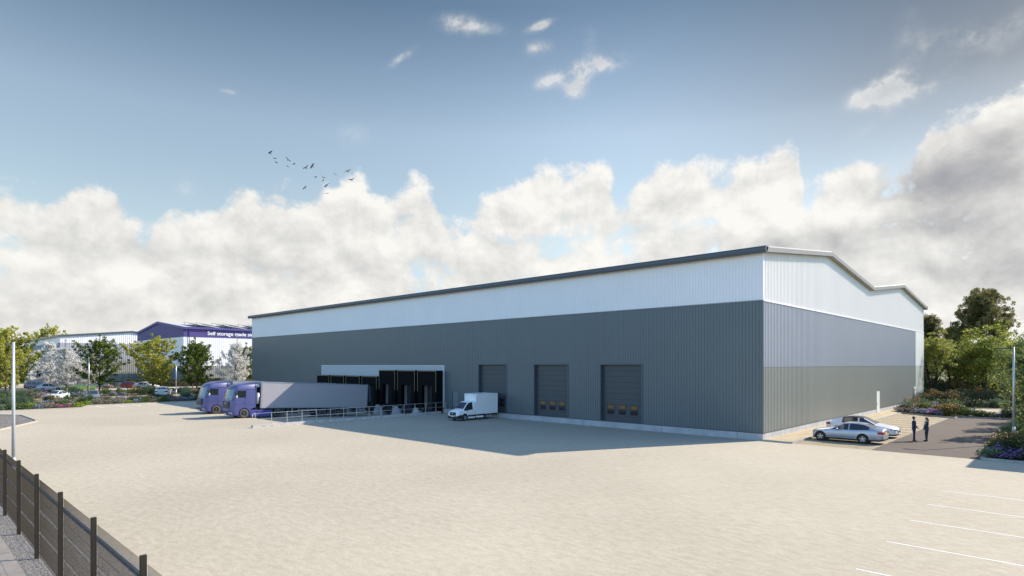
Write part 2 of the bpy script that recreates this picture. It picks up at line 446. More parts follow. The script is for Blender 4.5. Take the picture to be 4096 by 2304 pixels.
# plinth with gaps only at the pit (the plinth continues down as the dock wall)
mb = MB(); mb.box(-L+.02, -64.75, -.02, .3, -.05, ZP); mb.box(-36.0, .012, -.02, .3, -.05, ZP)
mb.box(-64.75, -36.0, .02, .3, -1.0, ZP); mb.box(-.3, .02, .3, D, -.05, ZP)
mb.build('plinth', M_conc, wh)
mb = MB()
for x in (-33.0, -24.5, -16.3, -8.3, -1.9): MB().box(x-.012, x+.012, -.026, -.018, 0, ZP-.01).build('plinth_joint', MATS.get('joint_dark') or mat('joint_dark', (.12, .12, .13), .9), wh)
# gable end
def rz(y):
    q = [(-.4,14.1),(15.4,15.85),(30.75,14.1),(46.1,15.85),(61.9,14.1)]
    for (a, za), (b, zb) in zip(q[:-1], q[1:]):
        if a <= y <= b: return za+(zb-za)*(y-a)/(b-a)
    return 14.1
YC = 55.5
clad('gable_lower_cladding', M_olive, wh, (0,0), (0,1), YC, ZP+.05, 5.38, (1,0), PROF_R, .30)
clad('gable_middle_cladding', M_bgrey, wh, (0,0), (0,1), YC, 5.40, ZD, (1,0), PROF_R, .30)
M_whiteg = mat('white_cladding_sun_tint', (.82, .785, .755), .4, var=.02, vscale=.3)  # same white cladding; warm sunlight is painted into this copy's base colour
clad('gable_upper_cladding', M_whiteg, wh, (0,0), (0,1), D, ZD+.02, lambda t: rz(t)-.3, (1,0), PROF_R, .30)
mb = MB(); mb.box(-.05, .015, YC, D, ZP+.05, 5.38); mb.build('pale_lower_panel', M_paleol, wh)
mb = MB(); mb.box(-.05, .015, YC, D, 5.40, ZD); mb.build('pale_upper_panel', M_pale, wh)
mb = MB(); mb.box(-.05, .05, .06, D+.1, ZD-.04, ZD+.05); mb.build('gable_flashing', M_white, wh)
mb = MB(); mb.box(-.05, .03, 0, D, ZP, ZP+.06); mb.build('gable_base_flashing', M_trimd, wh)
mb = MB(); mb.box(-.05, .035, -.04, .10, ZD+.04, 13.9); mb.build('corner_flashing', M_white, wh)
mb = MB(); mb.box(-.05, .035, -.04, .03, ZP+.07, ZD-.04); mb.build('lower_corner_flashing', M_dgrey, wh)
# core volume
mb = MB()
prof = [(.42,0),(.42,13.6)] + [(y, rz(y)-.5) for y in (15.4,30.75,46.1)] + [(D-.1,13.6),(D-.1,0)]
mb.extr([(y,z) for y,z in prof][::-1], 'x', -L+.05, -.12); mb.build('inner_wall', M_dgrey, wh)
mb = MB(); mb.box(-L, -L+.04, 0, D, 0, 13.9); mb.box(-L, 0, D-.05, D, 0, 13.9); mb.build('rear_cladding', M_dgrey, wh)
# roof
ry = [-.4,15.4,30.75,46.1,61.9]
mb = MB()
top = [(y, rz(y)) for y in ry]; bot = [(y, rz(y)-.28) for y in reversed(ry)]
mb.extr((top+bot), 'x', -89.85, .30); mb.build('roof', M_roof, wh)
mb = MB()   # soffit under the verge
for (a, b) in zip(ry[:-1], ry[1:]):
    mb.add([(.02,a,rz(a)-.30),(.36,a,rz(a)-.30),(.36,b,rz(b)-.30),(.02,b,rz(b)-.30)], [(3,2,1,0)])
mb.build('verge_soffit', M_soffit, wh)
mb = MB()   # verge trim: upright grey band with a sloped lip
for (a, b) in zip(ry[:-1], ry[1:]):
    for (x0, z0, x1, z1) in ((.42,-.34,.42,.0),(.42,.0,.30,.10),(.30,.10,.0,.10),(.34,-.34,.42,-.34)):
        mb.add([(x0,a,rz(a)+z0),(x0,b,rz(b)+z0),(x1,b,rz(b)+z1),(x1,a,rz(a)+z1)], [(0,1,2,3)])
mb.build('verge_trim', M_trimg, wh)
for yy, sgn in ((-.4,-1),(61.9,1)):   # eave gutters: rounded dark section
    pr = [(0,-.36),(.12,-.40),(.24,-.36),(.30,-.2),(.30,-.02),(.22,.10),(.0,.12),(-.25,.12),(-.25,.05),(-.02,-.3)]
    pts = [(yy+sgn*a-.12*sgn, 14.1+z) for a, z in pr]
    if sgn < 0: pts = pts[::-1]
    mb = MB(); mb.extr(pts, 'x', -89.9, .42); mb.build('gutter', M_trimd, wh)
mb = MB(); mb.quad((-89.8,-.35,13.79),(.02,-.35,13.79),(.02,.02,13.79),(-89.8,.02,13.79)); mb.build('eave_soffit', M_soffit, wh)
# white doors in the gable
for y0, y1, zt in ((33.35,34.65,2.5),(54.1,55.3,2.45)):
    mb = MB(); mb.box(-.03, .06, y0, y1, .14, zt); d = mb.build('gable_door', mat('pale_door', (.66,.67,.64), .5), wh)
    mb = MB(); mb.box(.06, .11, y0+.1, y0+.16, 1.05, 1.2); mb.build('door_handle', M_chrome, d)
# sectional doors
for a, b in doors:
    mb = MB()
    zz = .52; hh = .50; k = 0
    while zz < 5.5:
        z1 = min(zz+hh, 5.55); mb.box(a, b, .30+.012*(0), .36, zz+.012, z1-.012); zz += hh
    d = mb.build('sectional_door', M_door, wh); MB().box(a, b, .325, .37, .5, 5.55).build('door_backing', M_plastic, d)
    fr = MB(); fr.box(a-.13, a, -.03, .3, ZP+.07, 5.68); fr.box(b, b+.13, -.03, .3, ZP+.07, 5.68); fr.box(a, b, -.03, .3, 5.55, 5.68)
    fr.build('door_frame', M_trimd, d)
    for r_, (z0, z1) in enumerate(((1.66,1.98),(1.20,1.52))):
        for q in range(3):
            xc = a+.88+q*1.2
            w = MB(); w.box(xc-.33, xc+.33, .285, .297, z0, z1); o = w.build('door_window', M_amber if r_ == 0 and a > -30 else M_glassd, d)
            w = MB()
            for bx in ((xc-.38,xc-.33,z0-.05,z1+.05),(xc+.33,xc+.38,z0-.05,z1+.05)): w.box(bx[0],bx[1],.28,.299,bx[2],bx[3])
            w.box(xc-.33,xc+.33,.28,.299,z1,z1+.05); w.box(xc-.33,xc+.33,.28,.299,z0-.05,z0)
            w.build('window_frame', M_plastic, d)
d = MB().box(-34.85, -33.8, .02, .1, ZP, 2.5).build('personnel_door', M_doorg, wh)
MB().box(-34.9,-34.85,-.03,.1,ZP,2.55).box(-33.8,-33.75,-.03,.1,ZP,2.55).box(-34.85,-33.8,-.03,.1,2.5,2.55).build('door_frame', M_trimd, d)
MB().box(-34.0,-33.92,-.06,.02,1.4,1.55).build('door_handle', M_chrome, d)
# loading dock
mb = MB(); mb.box(-64.6, -36.4, .0, .2, ZP, 5.42)
mb.build('dock_panel', mat('dock_panel_white', (.50, .51, .53), .6), wh)
mb = MB(); mb.box(-64.7,-64.6,-.04,.2,ZP,5.5); mb.box(-36.4,-36.3,-.04,.2,ZP,5.5); mb.box(-64.6,-36.4,-.04,.2,5.42,5.5); mb.build('dock_frame', M_pale, wh)
M_ddoor = mat('dock_door_grey', (.022, .027, .033), .6)
cen = [-38.35+(-4.03)*k for k in range(7)]
for k, c in enumerate(cen):
    zt = 4.88 if k < 3 else 4.05
    x0, x1 = c-1.75, c+1.75; zb = .42
    sh = MB(); 
    sh.box(x0, x1, -1.0, -.02, zt-.05, zt)                    # canopy
    sh.box(x0, x0+.06, -1.0, -.02, -.35, zt-.05); sh.box(x1-.06, x1, -1.0, -.02, -.35, zt-.05)
    s = sh.build('dock_shelter', M_black, wh)
    cu = MB(); cu.box(x0+.06, c-.95, -.98, -.93, .2, zt-.05); cu.box(c+.95, x1-.06, -.98, -.93, .2, zt-.05); cu.box(c-.95, c+.95, -.98, -.93, zt-1.75 if k < 3 else zt-1.1, zt-.05)
    cu.build('side_curtain', M_black, s)
    e = MB(); e.box(x0, x1, -1.03, -1.0, zt-.1, zt); e.box(x0, x0+.07, -1.03, -1.0, 2.4, zt-.1); e.box(x1-.07, x1, -1.03, -1.0, 2.4, zt-.1)
    e.build('shelter_edge', M_buff, s)
    dd = MB()
    for j in range(6): dd.box(c-1.0, c+1.0, -.12, -.06, ZP+j*.46+.01, ZP+(j+1)*.46-.01)
    dd.box(c-1.0, c+1.0, -.10, -.03, ZP, ZP+2.76)
    dd.build('dock_door', M_ddoor, s)
    MB().box(c+.1, c+.75, -.13, -.121, ZP+1.45, ZP+1.85).build('dock_window', M_glassd, s)
    lv = MB(); lv.extr([(-1.0,-.05),(-.02,.5),(-.02,-.5),(-.7,-.5)][::-1], 'x', c-1.1, c+1.1)
    lv.box(c-1.2, c+1.2, -.5, -.02, .2, .5)
    lv.build('dock_leveller', M_plastic, s)
    # stepped concrete pads between docks
    st = MB()
    for j, (w_, z_) in enumerate(((.95,-.35),(.75,-.05),(.55,.2),(.4,.42))): st.box(c+2.0-w_/1.0, c+2.0+w_/1.0, -1.05-.002*j, -.02+.0*j, -1.0 if j == 0 else (-.35,-.05,.2)[j-1], z_)
    if k: st.build('dock_pier', M_conc, wh)
# downpipes hidden behind: none on the visible walls

# ------------------------------------------------------------------ retaining wall and handrail of the dock pit
mb = MB()
mb.prism([(-35.95,-22.3),(-35.58,-22.3),(-35.58,-1.05),(-35.95,-1.05)], -1.0, .26)
tag(mb.build('retaining_wall', M_rconc), 'low concrete retaining wall running from the yard to the dock', 'wall')
hr = thing('handrail', (-35.78,-22.0,.23), 'galvanised two-rail handrail on the low concrete wall by the docks', 'handrail')
y1 = 21.9; rt, rl = 1.03, .52
pts = [(0,.1,rl),(0,-.02,rl),(0,-.2,rl+.05),(0,-.25,rl+.12),(0,-.25,rt-.12),(0,-.2,rt-.04),(0,-.02,rt),(0,y1,rt)]
MB().path(pts, .026, 8).path([(0,-.0,rl),(0,y1,rl)], .024, 8).build('rail', M_rail, hr, True)
k = 0; y = .0
while y < y1:
    MB().tube((0,y,0),(0,y,rt),.024,.024,8).box(-.06,.06,y-.06,y+.06,0,.012).build('post', M_rail, hr); y += 1.45

# ------------------------------------------------------------------ vehicles
def wheel(parent, x, y, r, w, side, style='alloy', z=None, tyre=None):
    z = r if z is None else z
    t = MB()
    t.lathe_y([(r*.60,-w/2),(r*.92,-w/2),(r*.985,-w*.38),(r,-w*.2),(r,w*.2),(r*.985,w*.38),(r*.92,w/2),(r*.60,w/2)], (0,0,0), 26)
    o = t.build('wheel', tyre or M_tyre, parent, True, (x, y, z))
    m = MB(); s = side
    if style == 'alloy':
        m.lathe_y([(0,s*w*.1),(r*.64,s*w*.1)], n=20, m=1)
        m.lathe_y([(r*.60,s*w*.42),(r*.70,s*w*.49),(r*.70,s*w*.44),(r*.60,s*w*.36)], n=26)
        m.lathe_y([(0,s*w*.46),(r*.14,s*w*.44),(r*.17,s*w*.3)], n=12)
        for k in range(5):
            for dd in (-.16, .16):
                a = 2*math.pi*k/5+dd+.3; c, q = math.cos(a), math.sin(a); n_ = (-q*r*.045, c*r*.045)
                a0 = (c*r*.1, q*r*.1); a1 = (c*r*.64, q*r*.64)
                yy = s*w*.42
                m.add([(a0[0]-n_[0],yy,a0[1]-n_[1]),(a1[0]-n_[0],yy,a1[1]-n_[1]),(a1[0]+n_[0],yy,a1[1]+n_[1]),(a0[0]+n_[0],yy,a0[1]+n_[1]),
                       (a0[0]-n_[0],yy-s*.03,a0[1]-n_[1]),(a1[0]-n_[0],yy-s*.03,a1[1]-n_[1]),(a1[0]+n_[0],yy-s*.03,a1[1]+n_[1]),(a0[0]+n_[0],yy-s*.03,a0[1]+n_[1])],
                      [(0,1,2,3),(7,6,5,4),(0,4,5,1),(2,6,7,3)])
        m.build('rim', [M_rim, M_rimd], o)
    else:
        m.lathe_y([(r*.60,s*w*.45),(r*.56,s*w*.40),(r*.50,s*w*.15),(r*.34,s*w*.12),(r*.26,s*w*.42),(r*.12,s*w*.48),(0,s*w*.48)], n=24, m=0)
        m.lathe_y([(r*.60,s*w*.46),(r*.64,s*w*.5),(r*.66,s*w*.46)], n=24, m=1)
        for k in range(10):
            a = 2*math.pi*k/10; c = (math.cos(a)*r*.42, math.sin(a)*r*.42)
            m.ell((c[0], s*w*.14, c[1]), (r*.05, .02, r*.05), 6, 4, 1)
        m.build('rim', [M_rimd if style == 'truck' else M_hubw, M_hubw], o)
    return o

def body_loft(st, Ln, paint, low=M_plastic):
    """st rows: (x from the nose, z sill, z belt, half width, z top, half width at the cant rail, tag)"""
    mb = MB(); rings = []
    for (x, zs, zb, wb, zt, wt, tg) in st:
        h = [(0,zs),(wb*.86,zs),(wb*.965,zs+.12),(wb,zs+(zb-zs)*.55),(wb*.985,zb-.07),(wb*.95,zb),(wt,max(zt-.07,zb+.005)),(wt*.86,zt),(wt*.42,zt+.018),(0,zt+.024)]
        ring = [(Ln/2-x, y, z) for y, z in h] + [(Ln/2-x, -y, z) for y, z in h[-2:0:-1]]
        rings.append(ring)
    n = len(rings[0]); vs = [p for r_ in rings for p in r_]
    fs = []; ms = []
    for i in range(len(st)-1):
        tg = st[i][6]
        for j in range(n):
            k = (j+1) % n; fs.append((i*n+j, (i+1)*n+j, (i+1)*n+k, i*n+k))
            jj = j if j < 9 else n-1-j
            mt = 0
            if jj in (0, 1): mt = 2
            if 'w' in tg and jj in (7, 8): mt = 1
            if 's' in tg and jj == 5: mt = 1
            if 'r' in tg and jj in (6, 7, 8): mt = 2
            ms.append(mt)
    fs.append(tuple(range(n-1,-1,-1))); ms.append(0)
    fs.append(tuple((len(st)-1)*n+i for i in range(n))); ms.append(0)
    fs = [tuple(reversed(f)) for f in fs]
    mb.v = vs; mb.f = fs; mb.m = ms
    return mb.mesh('body', [paint, M_glass, low])
def arch_cutter(x, r, y0, y1):
    c = MB(); c.lathe_y([(0,y0),(r,y0),(r,y1),(0,y1)], (x,0,0), 24)
    me = c.mesh('arch', M_plastic); bm = bmesh.new(); bm.from_mesh(me); bmesh.ops.remove_doubles(bm, verts=bm.verts, dist=1e-5); bmesh.ops.recalc_face_normals(bm, faces=bm.faces); bm.to_mesh(me); bm.free()
    return me
def clean(me):
    bm = bmesh.new(); bm.from_mesh(me); bmesh.ops.recalc_face_normals(bm, faces=bm.faces); bm.to_mesh(me); bm.free(); return me

SEDAN = [(0,.28,.56,.60,.68,.50,''),(.05,.21,.66,.78,.76,.62,''),(.20,.19,.74,.87,.83,.68,''),(.55,.18,.80,.90,.89,.72,''),(.95,.18,.85,.91,.94,.73,''),(1.32,.18,.89,.915,.985,.73,'ws'),
         (2.12,.18,.92,.915,1.38,.60,'s'),(2.35,.18,.925,.915,1.42,.60,'s'),(2.42,.18,.93,.915,1.425,.60,''),(2.50,.18,.93,.915,1.43,.60,'s'),(3.02,.18,.95,.91,1.42,.60,'s'),(3.35,.18,.965,.905,1.375,.585,'s'),
         (3.50,.18,.98,.90,1.34,.58,'ws'),(3.72,.18,.99,.895,1.25,.60,'w'),(4.05,.20,.995,.885,1.11,.66,''),(4.35,.22,.98,.87,1.085,.66,''),(4.52,.26,.95,.84,1.06,.64,''),(4.60,.34,.86,.78,.97,.60,'')]
FAST = [(0,.30,.52,.55,.62,.42,''),(.05,.22,.62,.78,.72,.58,''),(.25,.20,.72,.90,.82,.68,''),(.6,.19,.80,.935,.89,.74,''),(1.0,.19,.87,.95,.96,.76,''),(1.4,.19,.93,.955,1.02,.76,'ws'),
        (2.2,.19,.97,.955,1.44,.62,'sr'),(2.5,.19,.975,.955,1.50,.62,'r'),(2.6,.19,.98,.955,1.51,.62,'sr'),(3.2,.19,.99,.95,1.50,.61,'sr'),(3.7,.19,1.02,.94,1.42,.60,'w'),
        (4.2,.20,1.06,.93,1.27,.60,'w'),(4.55,.22,1.06,.92,1.15,.62,''),(4.75,.28,1.03,.88,1.09,.62,''),(4.85,.38,.92,.80,.98,.58,'')]
SUV = [(0,.34,.62,.62,.74,.5,''),(.05,.26,.78,.82,.90,.64,''),(.25,.25,.88,.91,.98,.72,''),(.7,.24,.95,.93,1.04,.76,''),(1.2,.24,1.0,.94,1.10,.76,'ws'),
       (1.85,.24,1.02,.94,1.60,.66,'s'),(2.15,.24,1.03,.94,1.66,.66,'s'),(2.4,.24,1.03,.94,1.68,.66,''),(2.5,.24,1.03,.94,1.68,.66,'s'),(3.2,.24,1.04,.94,1.68,.66,''),(3.3,.24,1.04,.94,1.67,.66,'s'),
       (4.0,.24,1.06,.93,1.63,.65,''),(4.15,.25,1.07,.92,1.60,.64,'w'),(4.45,.30,1.05,.90,1.14,.74,''),(4.58,.36,.95,.84,1.02,.7,'')]
def car(name, loc, rz, st, paint, label, wb=(.85, 3.55), wr=.33, scale=1, group=None, plate_rear=M_platey, dark_roof=False, head=True):
    Ln = st[-1][0]
    t = thing(name, loc, label, 'car', rz, group); t.scale = (scale,)*3
    me = clean(body_loft(st, Ln, paint))
    xs = [Ln/2-wb[0], Ln/2-wb[1]]
    W2 = max(s[3] for s in st)
    cu = []
    for x in xs:
        for y0, y1 in ((W2-.24, W2+.3), (-W2-.3, -W2+.24)):
            c = arch_cutter(x, wr+.055, y0, y1)
            for v in c.vertices: v.co.z += wr+.01
            cu.append(c)
    me = cut(me, cu)
    if not dark_roof:
        for p in me.polygons:
            if me.materials[p.material_index] == M_plastic and p.center.z > 1.2: p.material_index = 0
    mid = Ln/2-2.6
    split_mesh(me, t, [('side_window', (M_glass, lambda c: c.y > .5)), ('side_window', (M_glass, lambda c: c.y < -.5)),
                       ('windscreen', (M_glass, lambda c: c.x > mid)), ('rear_window', (M_glass, None)),
                       ] + ([('roof', (M_plastic, lambda c: c.z > 1.2))] if dark_roof else []) + [('body', (None, None))])
    for x in xs:
        for s in (1, -1): wheel(t, x, s*(W2-.115), wr, .21, s)
    f = Ln/2; r_ = -Ln/2
    zh = st[2][2]
    for s in (1, -1):
        def wrap(pts, zb, zt_, m, nm):
            h = MB(); n = len(pts); h.v = [(x, s*y, z) for x, y in pts for z in (zb, zt_)]
            for i in range(n-1): h.f.append((2*i, 2*i+2, 2*i+3, 2*i+1)); h.m.append(0)
            h.v += [(x-.03 if i == 0 and x > 0 else x, s*(y-.03), z) for i, (x, y) in enumerate(pts) for z in (zb, zt_)]
            o = 2*n
            for i in range(n-1): h.f += [(2*i+1, 2*i+3, o+2*i+3, o+2*i+1), (2*i, o+2*i, o+2*i+2, 2*i+2)]; h.m += [0, 0]
            h.build(nm, m, t)
        def hw(d):      # half width of the body d metres behind the nose
            for p, q in zip(st[:-1], st[1:]):
                if p[0] <= d <= q[0]: return p[3]+(q[3]-p[3])*(d-p[0])/(q[0]-p[0])
            return st[-1][3]
        wrap([(f+.012, .44), (f-.01, hw(.02)*.96), (f-.09, hw(.09)+.008), (f-.40, hw(.40)+.010)], zh-.13, zh-.015, M_head, 'headlight')
        zt = st[-2][2]
        wrap([(r_-.014, .44), (r_+.0, st[-1][3]+.005), (r_+.09, st[-2][3]+.012), (r_+.34, hw(Ln-.34)+.012)], zt-.21, zt-.05, M_red, 'tail_light')
        mi = MB(); mi.ell((f-st[5][0]-.42, s*(W2+.08), st[5][2]+.07), (.09,.12,.075), 8, 6); mi.tube((f-st[5][0]-.42, s*(W2-.06), st[5][2]+.02), (f-st[5][0]-.42, s*(W2+.06), st[5][2]+.05), .025)
        mi.build('wing_mirror', paint, t, True)
        for xx in (f-2.2, f-3.15):
            MB().box(xx-.09, xx+.09, s*(W2-.0), s*(W2+.018), st[6][2]-.13, st[6][2]-.10).build('door_handle', M_chrome if paint in (P_silver,) else paint, t)
    zz = st[1][1]
    MB().cbox(f-.05, f+.012, -.46, .46, zz+.20, zz+.36, .01).build('grille', M_plastic, t)
    MB().box(f+.0, f+.024, -.26, .26, zz+.10, zz+.21).build('number_plate', M_plate, t)
    MB().box(r_-.022, r_+.0, -.26, .26, st[-1][2]-.18, st[-1][2]-.06).build('number_plate', plate_rear, t)
    MB().box(r_-.006, r_+.1, -.6, .6, st[-1][1]-.06, st[-1][1]+.05).build('bumper', M_plastic, t)
    return t

def paint(name, c, r=.3, metal=0): return mat(name, c, r, metal, coat=.6)
P_silver = paint('silver_blue_paint', (.40,.41,.47), .32, .45)
P_white = paint('white_car_paint', (.72,.73,.76))
P_whiteb = paint('pale_blue_white_paint', (.60,.69,.72))
P_grey = paint('grey_car_paint', (.20,.235,.26), .35, .3)
P_navy = paint('navy_car_paint', (.05,.085,.14), .4)
P_blue = paint('bright_blue_paint', (.035,.03,.30))
P_red = paint('red_car_paint', (.17,.008,.014))
P_beige = paint('beige_car_paint', (.55,.52,.46))
P_warm = paint('warm_white_paint', (.62,.62,.58))

car('parked_sedan', (4.70, 3.92, .004), R(180), SEDAN, P_silver, 'silver blue saloon car in the bay nearest the yard', (.60+.0, 3.35), .335)
t = car('parked_fastback', (4.46, 8.62, .004), 0, FAST, P_white, 'white fastback car with black roof parked behind the silver saloon', (.96, 3.92), .37, dark_roof=True)

left = 'cars parked left of the yard'
def lcar(name, px, Y, rz, st, p, label, sc_=1.0, **k):
    x, y = at(px, Y); return car(name, (x, y, .01), R(rz), st, p, label, scale=sc_, group=left, **k)
HD = math.degrees(HEAD)
lcar('parked_saloon', 226, 94.5, -37, SEDAN, P_whiteb, 'pale blue saloon facing the yard behind the left planting bed', .98)
lcar('parked_coupe', 371, 90.6, -12, SEDAN, P_grey, 'dark grey car half hidden by shrubs beside the lamp post', 1.12)
lcar('parked_hatchback', 652, 103.5, 158, SEDAN, P_whiteb, 'pale blue car seen from behind with a yellow plate', 1.2)
lcar('parked_suv', 148, 134, 84, SUV, P_navy, 'dark blue estate car with pale wheels left of the white one', 1.02)
lcar('parked_suv', 150, 146, 84, SUV, P_navy, 'dark blue car whose roof shows behind the other blue estate car', 1.02)
lcar('parked_crossover', 210, 123, HD+4, FAST, P_warm, 'white crossover car side on between the two blossom trunks', 1.12)
lcar('parked_car', 262, 156, HD+4, FAST, P_blue, 'bright blue car behind the pair of white blossom trees', 1.1)
lcar('parked_car', 527, 140, 62, SUV, P_red, 'red car in front of the dark green hedge', .95)
lcar('parked_crossover', 588, 133, HD-4, FAST, P_beige, 'beige crossover car beside the red one under the yellow green tree', 1.12)

# ---- articulated lorries
def cab_mesh():
    Z = [(.26,1.30,.95,1.10,-.62),(.42,1.40,.98,1.17,-.66),(.95,1.45,1.0,1.20,-.72),(1.10,1.45,1.0,1.205,-1.11),(1.45,1.44,1.0,1.21,-1.11),(1.90,1.42,1.0,1.21,-1.11),(2.13,1.36,.98,1.21,-1.11),(2.86,1.14,.86,1.20,-1.11),(3.0,1.08,.82,1.19,-1.11),
         (3.22,.92,.70,1.15,-1.11),(3.36,.74,.52,1.06,-1.10),(3.42,.45,.30,.92,-1.08)]
    rings = []
    for (z, xf, xs, w, xr) in Z:
        xa, xb = -.10, min(.80, xs-.06)
        h = [(xr,0),(xr,w*.97),(xr+.06,w),(xa,w),(xb,w),(xs,w*.985),(xs+.60*(xf-xs),w*.90),(xf-.07*(xf-xs)-.02,w*.6),(xf,w*.25),(xf,0)]
        zz = lambda x: z+(.17*(1.2-x)/2.3 if z > 3.3 else (.07*(1.2-x)/2.3 if z > 3.2 else 0))
        ring = [(x, y, zz(x)) for x, y in h] + [(x, -y, zz(x)) for x, y in h[-2:0:-1]]
        rings.append(ring)
    n = len(rings[0]); mb = MB(); mb.v = [p for r_ in rings for p in r_]
    for i in range(len(Z)-1):
        for j in range(n):
            k = (j+1) % n; jj = j if j < 9 else n-1-j; mt = 0
            if 5 <= i <= 7 and jj in (6, 7, 8): mt = 1
            if i == 6 and jj == 3: mt = 2
            mb.f.append((i*n+j, i*n+k, (i+1)*n+k, (i+1)*n+j)); mb.m.append(mt)
    mb.f.append(tuple(range(n))); mb.m.append(0)
    mb.f.append(tuple((len(Z)-1)*n+i for i in range(n-1,-1,-1))); mb.m.append(0)
    me = clean(mb.mesh('cab', [M_tpurp, M_screen, M_glass]))
    cu = []
    for y0, y1 in ((.72, 1.5), (-1.5, -.72)):
        c = arch_cutter(0, .56, y0, y1)
        for v in c.vertices: v.co.z += .50
        cu.append(c)
    return cut(me, cu)
def make_lorry(label):
    t = thing('articulated_lorry', (0,0,0), label, 'lorry', 0, 'purple lorries backed towards the loading dock')
    parts = split_mesh(cab_mesh(), t, [('windscreen', (M_screen, None)), ('side_window', (M_glass, lambda c: c.y > 0)), ('side_window', (M_glass, lambda c: c.y < 0)), ('cab', (None, None))])
    # roof deflector
    d = MB(); d.extr([(.35,3.50),(.05,3.60),(-.55,3.70),(-1.05,3.73),(-1.10,3.46),(.30,3.46)][::-1], 'y', -.92, .92); d.build('roof_deflector', M_tpurp, t)
    d = MB()
    for s in (1, -1): d.box(-1.20, -1.10, s*1.16, s*1.20, 1.1, 3.45)
    d.build('side_fairing', M_tpurp, t)
    # door seams and handle
    d = MB()
    for s in (1, -1):
        d.box(-.125,-.11,s*1.205,s*1.214,1.1,2.95); d.box(.93,.945,s*1.185,s*1.205,1.1,1.95); d.box(-1.1,.93,s*1.205,s*1.214,1.44,1.455); d.box(-1.1,.8,s*1.190,s*1.208,2.98,3.0)
    d.build('door_seam', M_plastic, t)
    for s in (1, -1): MB().cbox(-.02,.14,s*1.2,s*1.235,1.60,1.64,.008).build('door_handle', M_plastic, t)
    # front: grille bars, emblem ring, bumper, plate, lamps, visor, wipers
    g = MB(); g.box(1.40,1.455,-.78,.78,.98,1.68); o = g.build('grille', M_plastic, t)
    b = MB()
    for k in range(6): b.box(1.455,1.475,-.72+.02*k,.72-.02*k,1.02+.115*k,1.045+.115*k)
    b.build('grille_bar', M_buff, o)
    em = MB(); n = 20
    for k in range(n):
        a0, a1 = 2*math.pi*k/n, 2*math.pi*(k+1)/n
        em.tube((1.49, .14*math.cos(a0), 1.50+.14*math.sin(a0)), (1.49, .14*math.cos(a1), 1.50+.14*math.sin(a1)), .014, n=5)
    for a in (90, 210, 330): em.tube((1.49,0,1.50), (1.49, .13*math.cos(R(a)), 1.50+.13*math.sin(R(a))), .016, .006, n=5)
    em.build('emblem', M_chrome, o)
    g = MB(); g.box(1.36,1.445,-.55,.55,.50,.66); g.build('lower_intake', M_plastic, t)
    MB().box(1.42,1.46,-.26,.26,.34,.46).build('number_plate', M_plate, t)
    for s in (1, -1):
        MB().add([(1.18,s*1.10,.42),(1.38,s*.72,.42),(1.44,s*.74,.64),(1.26,s*1.10,.64),(1.24,s*1.13,.42),(1.43,s*.74,.42),(1.48,s*.76,.64),(1.30,s*1.13,.64)],
                 [(4,5,6,7),(0,1,5,4),(3,2,6,7),(0,4,7,3),(1,2,6,5)]).build('headlight', M_head, t)
        MB().cbox(.55,.93,s*1.15,s*1.215,.34,.60,.02).build('step_recess', M_tpurpd, t)
        m = MB(); m.ell((.96,s*1.36,2.52),(.08,.10,.24),10,8); m.tube((.9,s*1.15,2.72),(.96,s*1.36,2.70),.03)
        m = m.build('mirror', M_plastic, t, True)
        MB().ell((.86,s*1.31,2.22),(.09,.11,.16),10,8).build('mirror_cap', M_mirror, m, True)
        MB().box(.64,.70,s*1.16,s*1.225,.98,1.04).build('side_marker', M_orange, t)
        MB().ell((.93,s*.98,3.02),(.05,.06,.03),8,6).build('roof_marker', M_plate, t, True)
        MB().tube((.55,s*1.12,3.15),(.48,s*1.16,3.30),.015,.008).build('aerial', M_plastic, t)
    v = MB(); v.tube((1.10,-.55,2.98),(1.10,.55,2.98),.03); v.tube((1.43,-.5,1.95),(1.36,.1,2.06),.012); v.tube((1.43,.1,1.95),(1.37,.6,2.06),.012); v.build('wiper', M_plastic, t)
    # chassis and skirts
    for s in (1, -1):
        k = MB(); k.cbox(-3.02,-.66,s*.70,s*1.20,.17,.86,.03); o = k.build('side_skirt', M_tpurpd, t)
        MB().box(-1.55,-1.2,s*1.19,s*1.21,.60,.70).build('skirt_vent', M_plastic, o)
        MB().box(-4.25,-3.1,s*.62,s*1.18,1.0,1.05).build('mudguard', M_plastic, t)
    k = MB(); k.box(-4.4,.9,-.42,.42,.45,.95); k.box(-1.5,-1.1,-.9,.9,.9,1.0); k.ell((-3.3,0,1.0),(.6,.5,.07),12,6); k.build('chassis', M_plastic, t)
    k = MB(); k.box(-1.64,-1.22,-.98,.98,1.05,3.26); k.build('air_unit', M_black, t)
    k = MB(); k.cbox(-1.60,-1.17,-1.05,1.05,3.26,3.55,.08); k.build('cooling_unit', M_tank, t)
    k = MB()
    for s in (1, -1): k.tube((-1.42,s*1.02,1.50),(-1.42,s*1.02,2.65),.17,n=14)
    k.build('air_tank', M_tank, t, True)
    for s in (1, -1):
        wheel(t, 0, s*1.04, .49, .30, s, 'truck', tyre=M_tyrel); wheel(t, -3.65, s*.98, .49, .42, s, 'truck', tyre=M_tyrel)
    # trailer
    tr = MB(); tr.box(-14.70,-1.70,-1.22,1.22,1.06,3.79); b = tr.build('trailer_box', M_trail, t)
    fr = MB()
    for s in (1, -1):
        fr.box(-1.84,-1.66,s*1.19,s*1.245,1.02,3.82); fr.box(-14.74,-14.62,s*1.19,s*1.245,1.02,3.82); fr.box(-14.62,-1.84,s*1.20,s*1.238,1.02,1.12); fr.box(-14.62,-1.84,s*1.20,s*1.238,3.72,3.81)
    fr.box(-1.70,-1.655,-1.19,1.19,3.55,3.82); fr.box(-14.62,-1.84,-1.20,1.20,3.79,3.80)
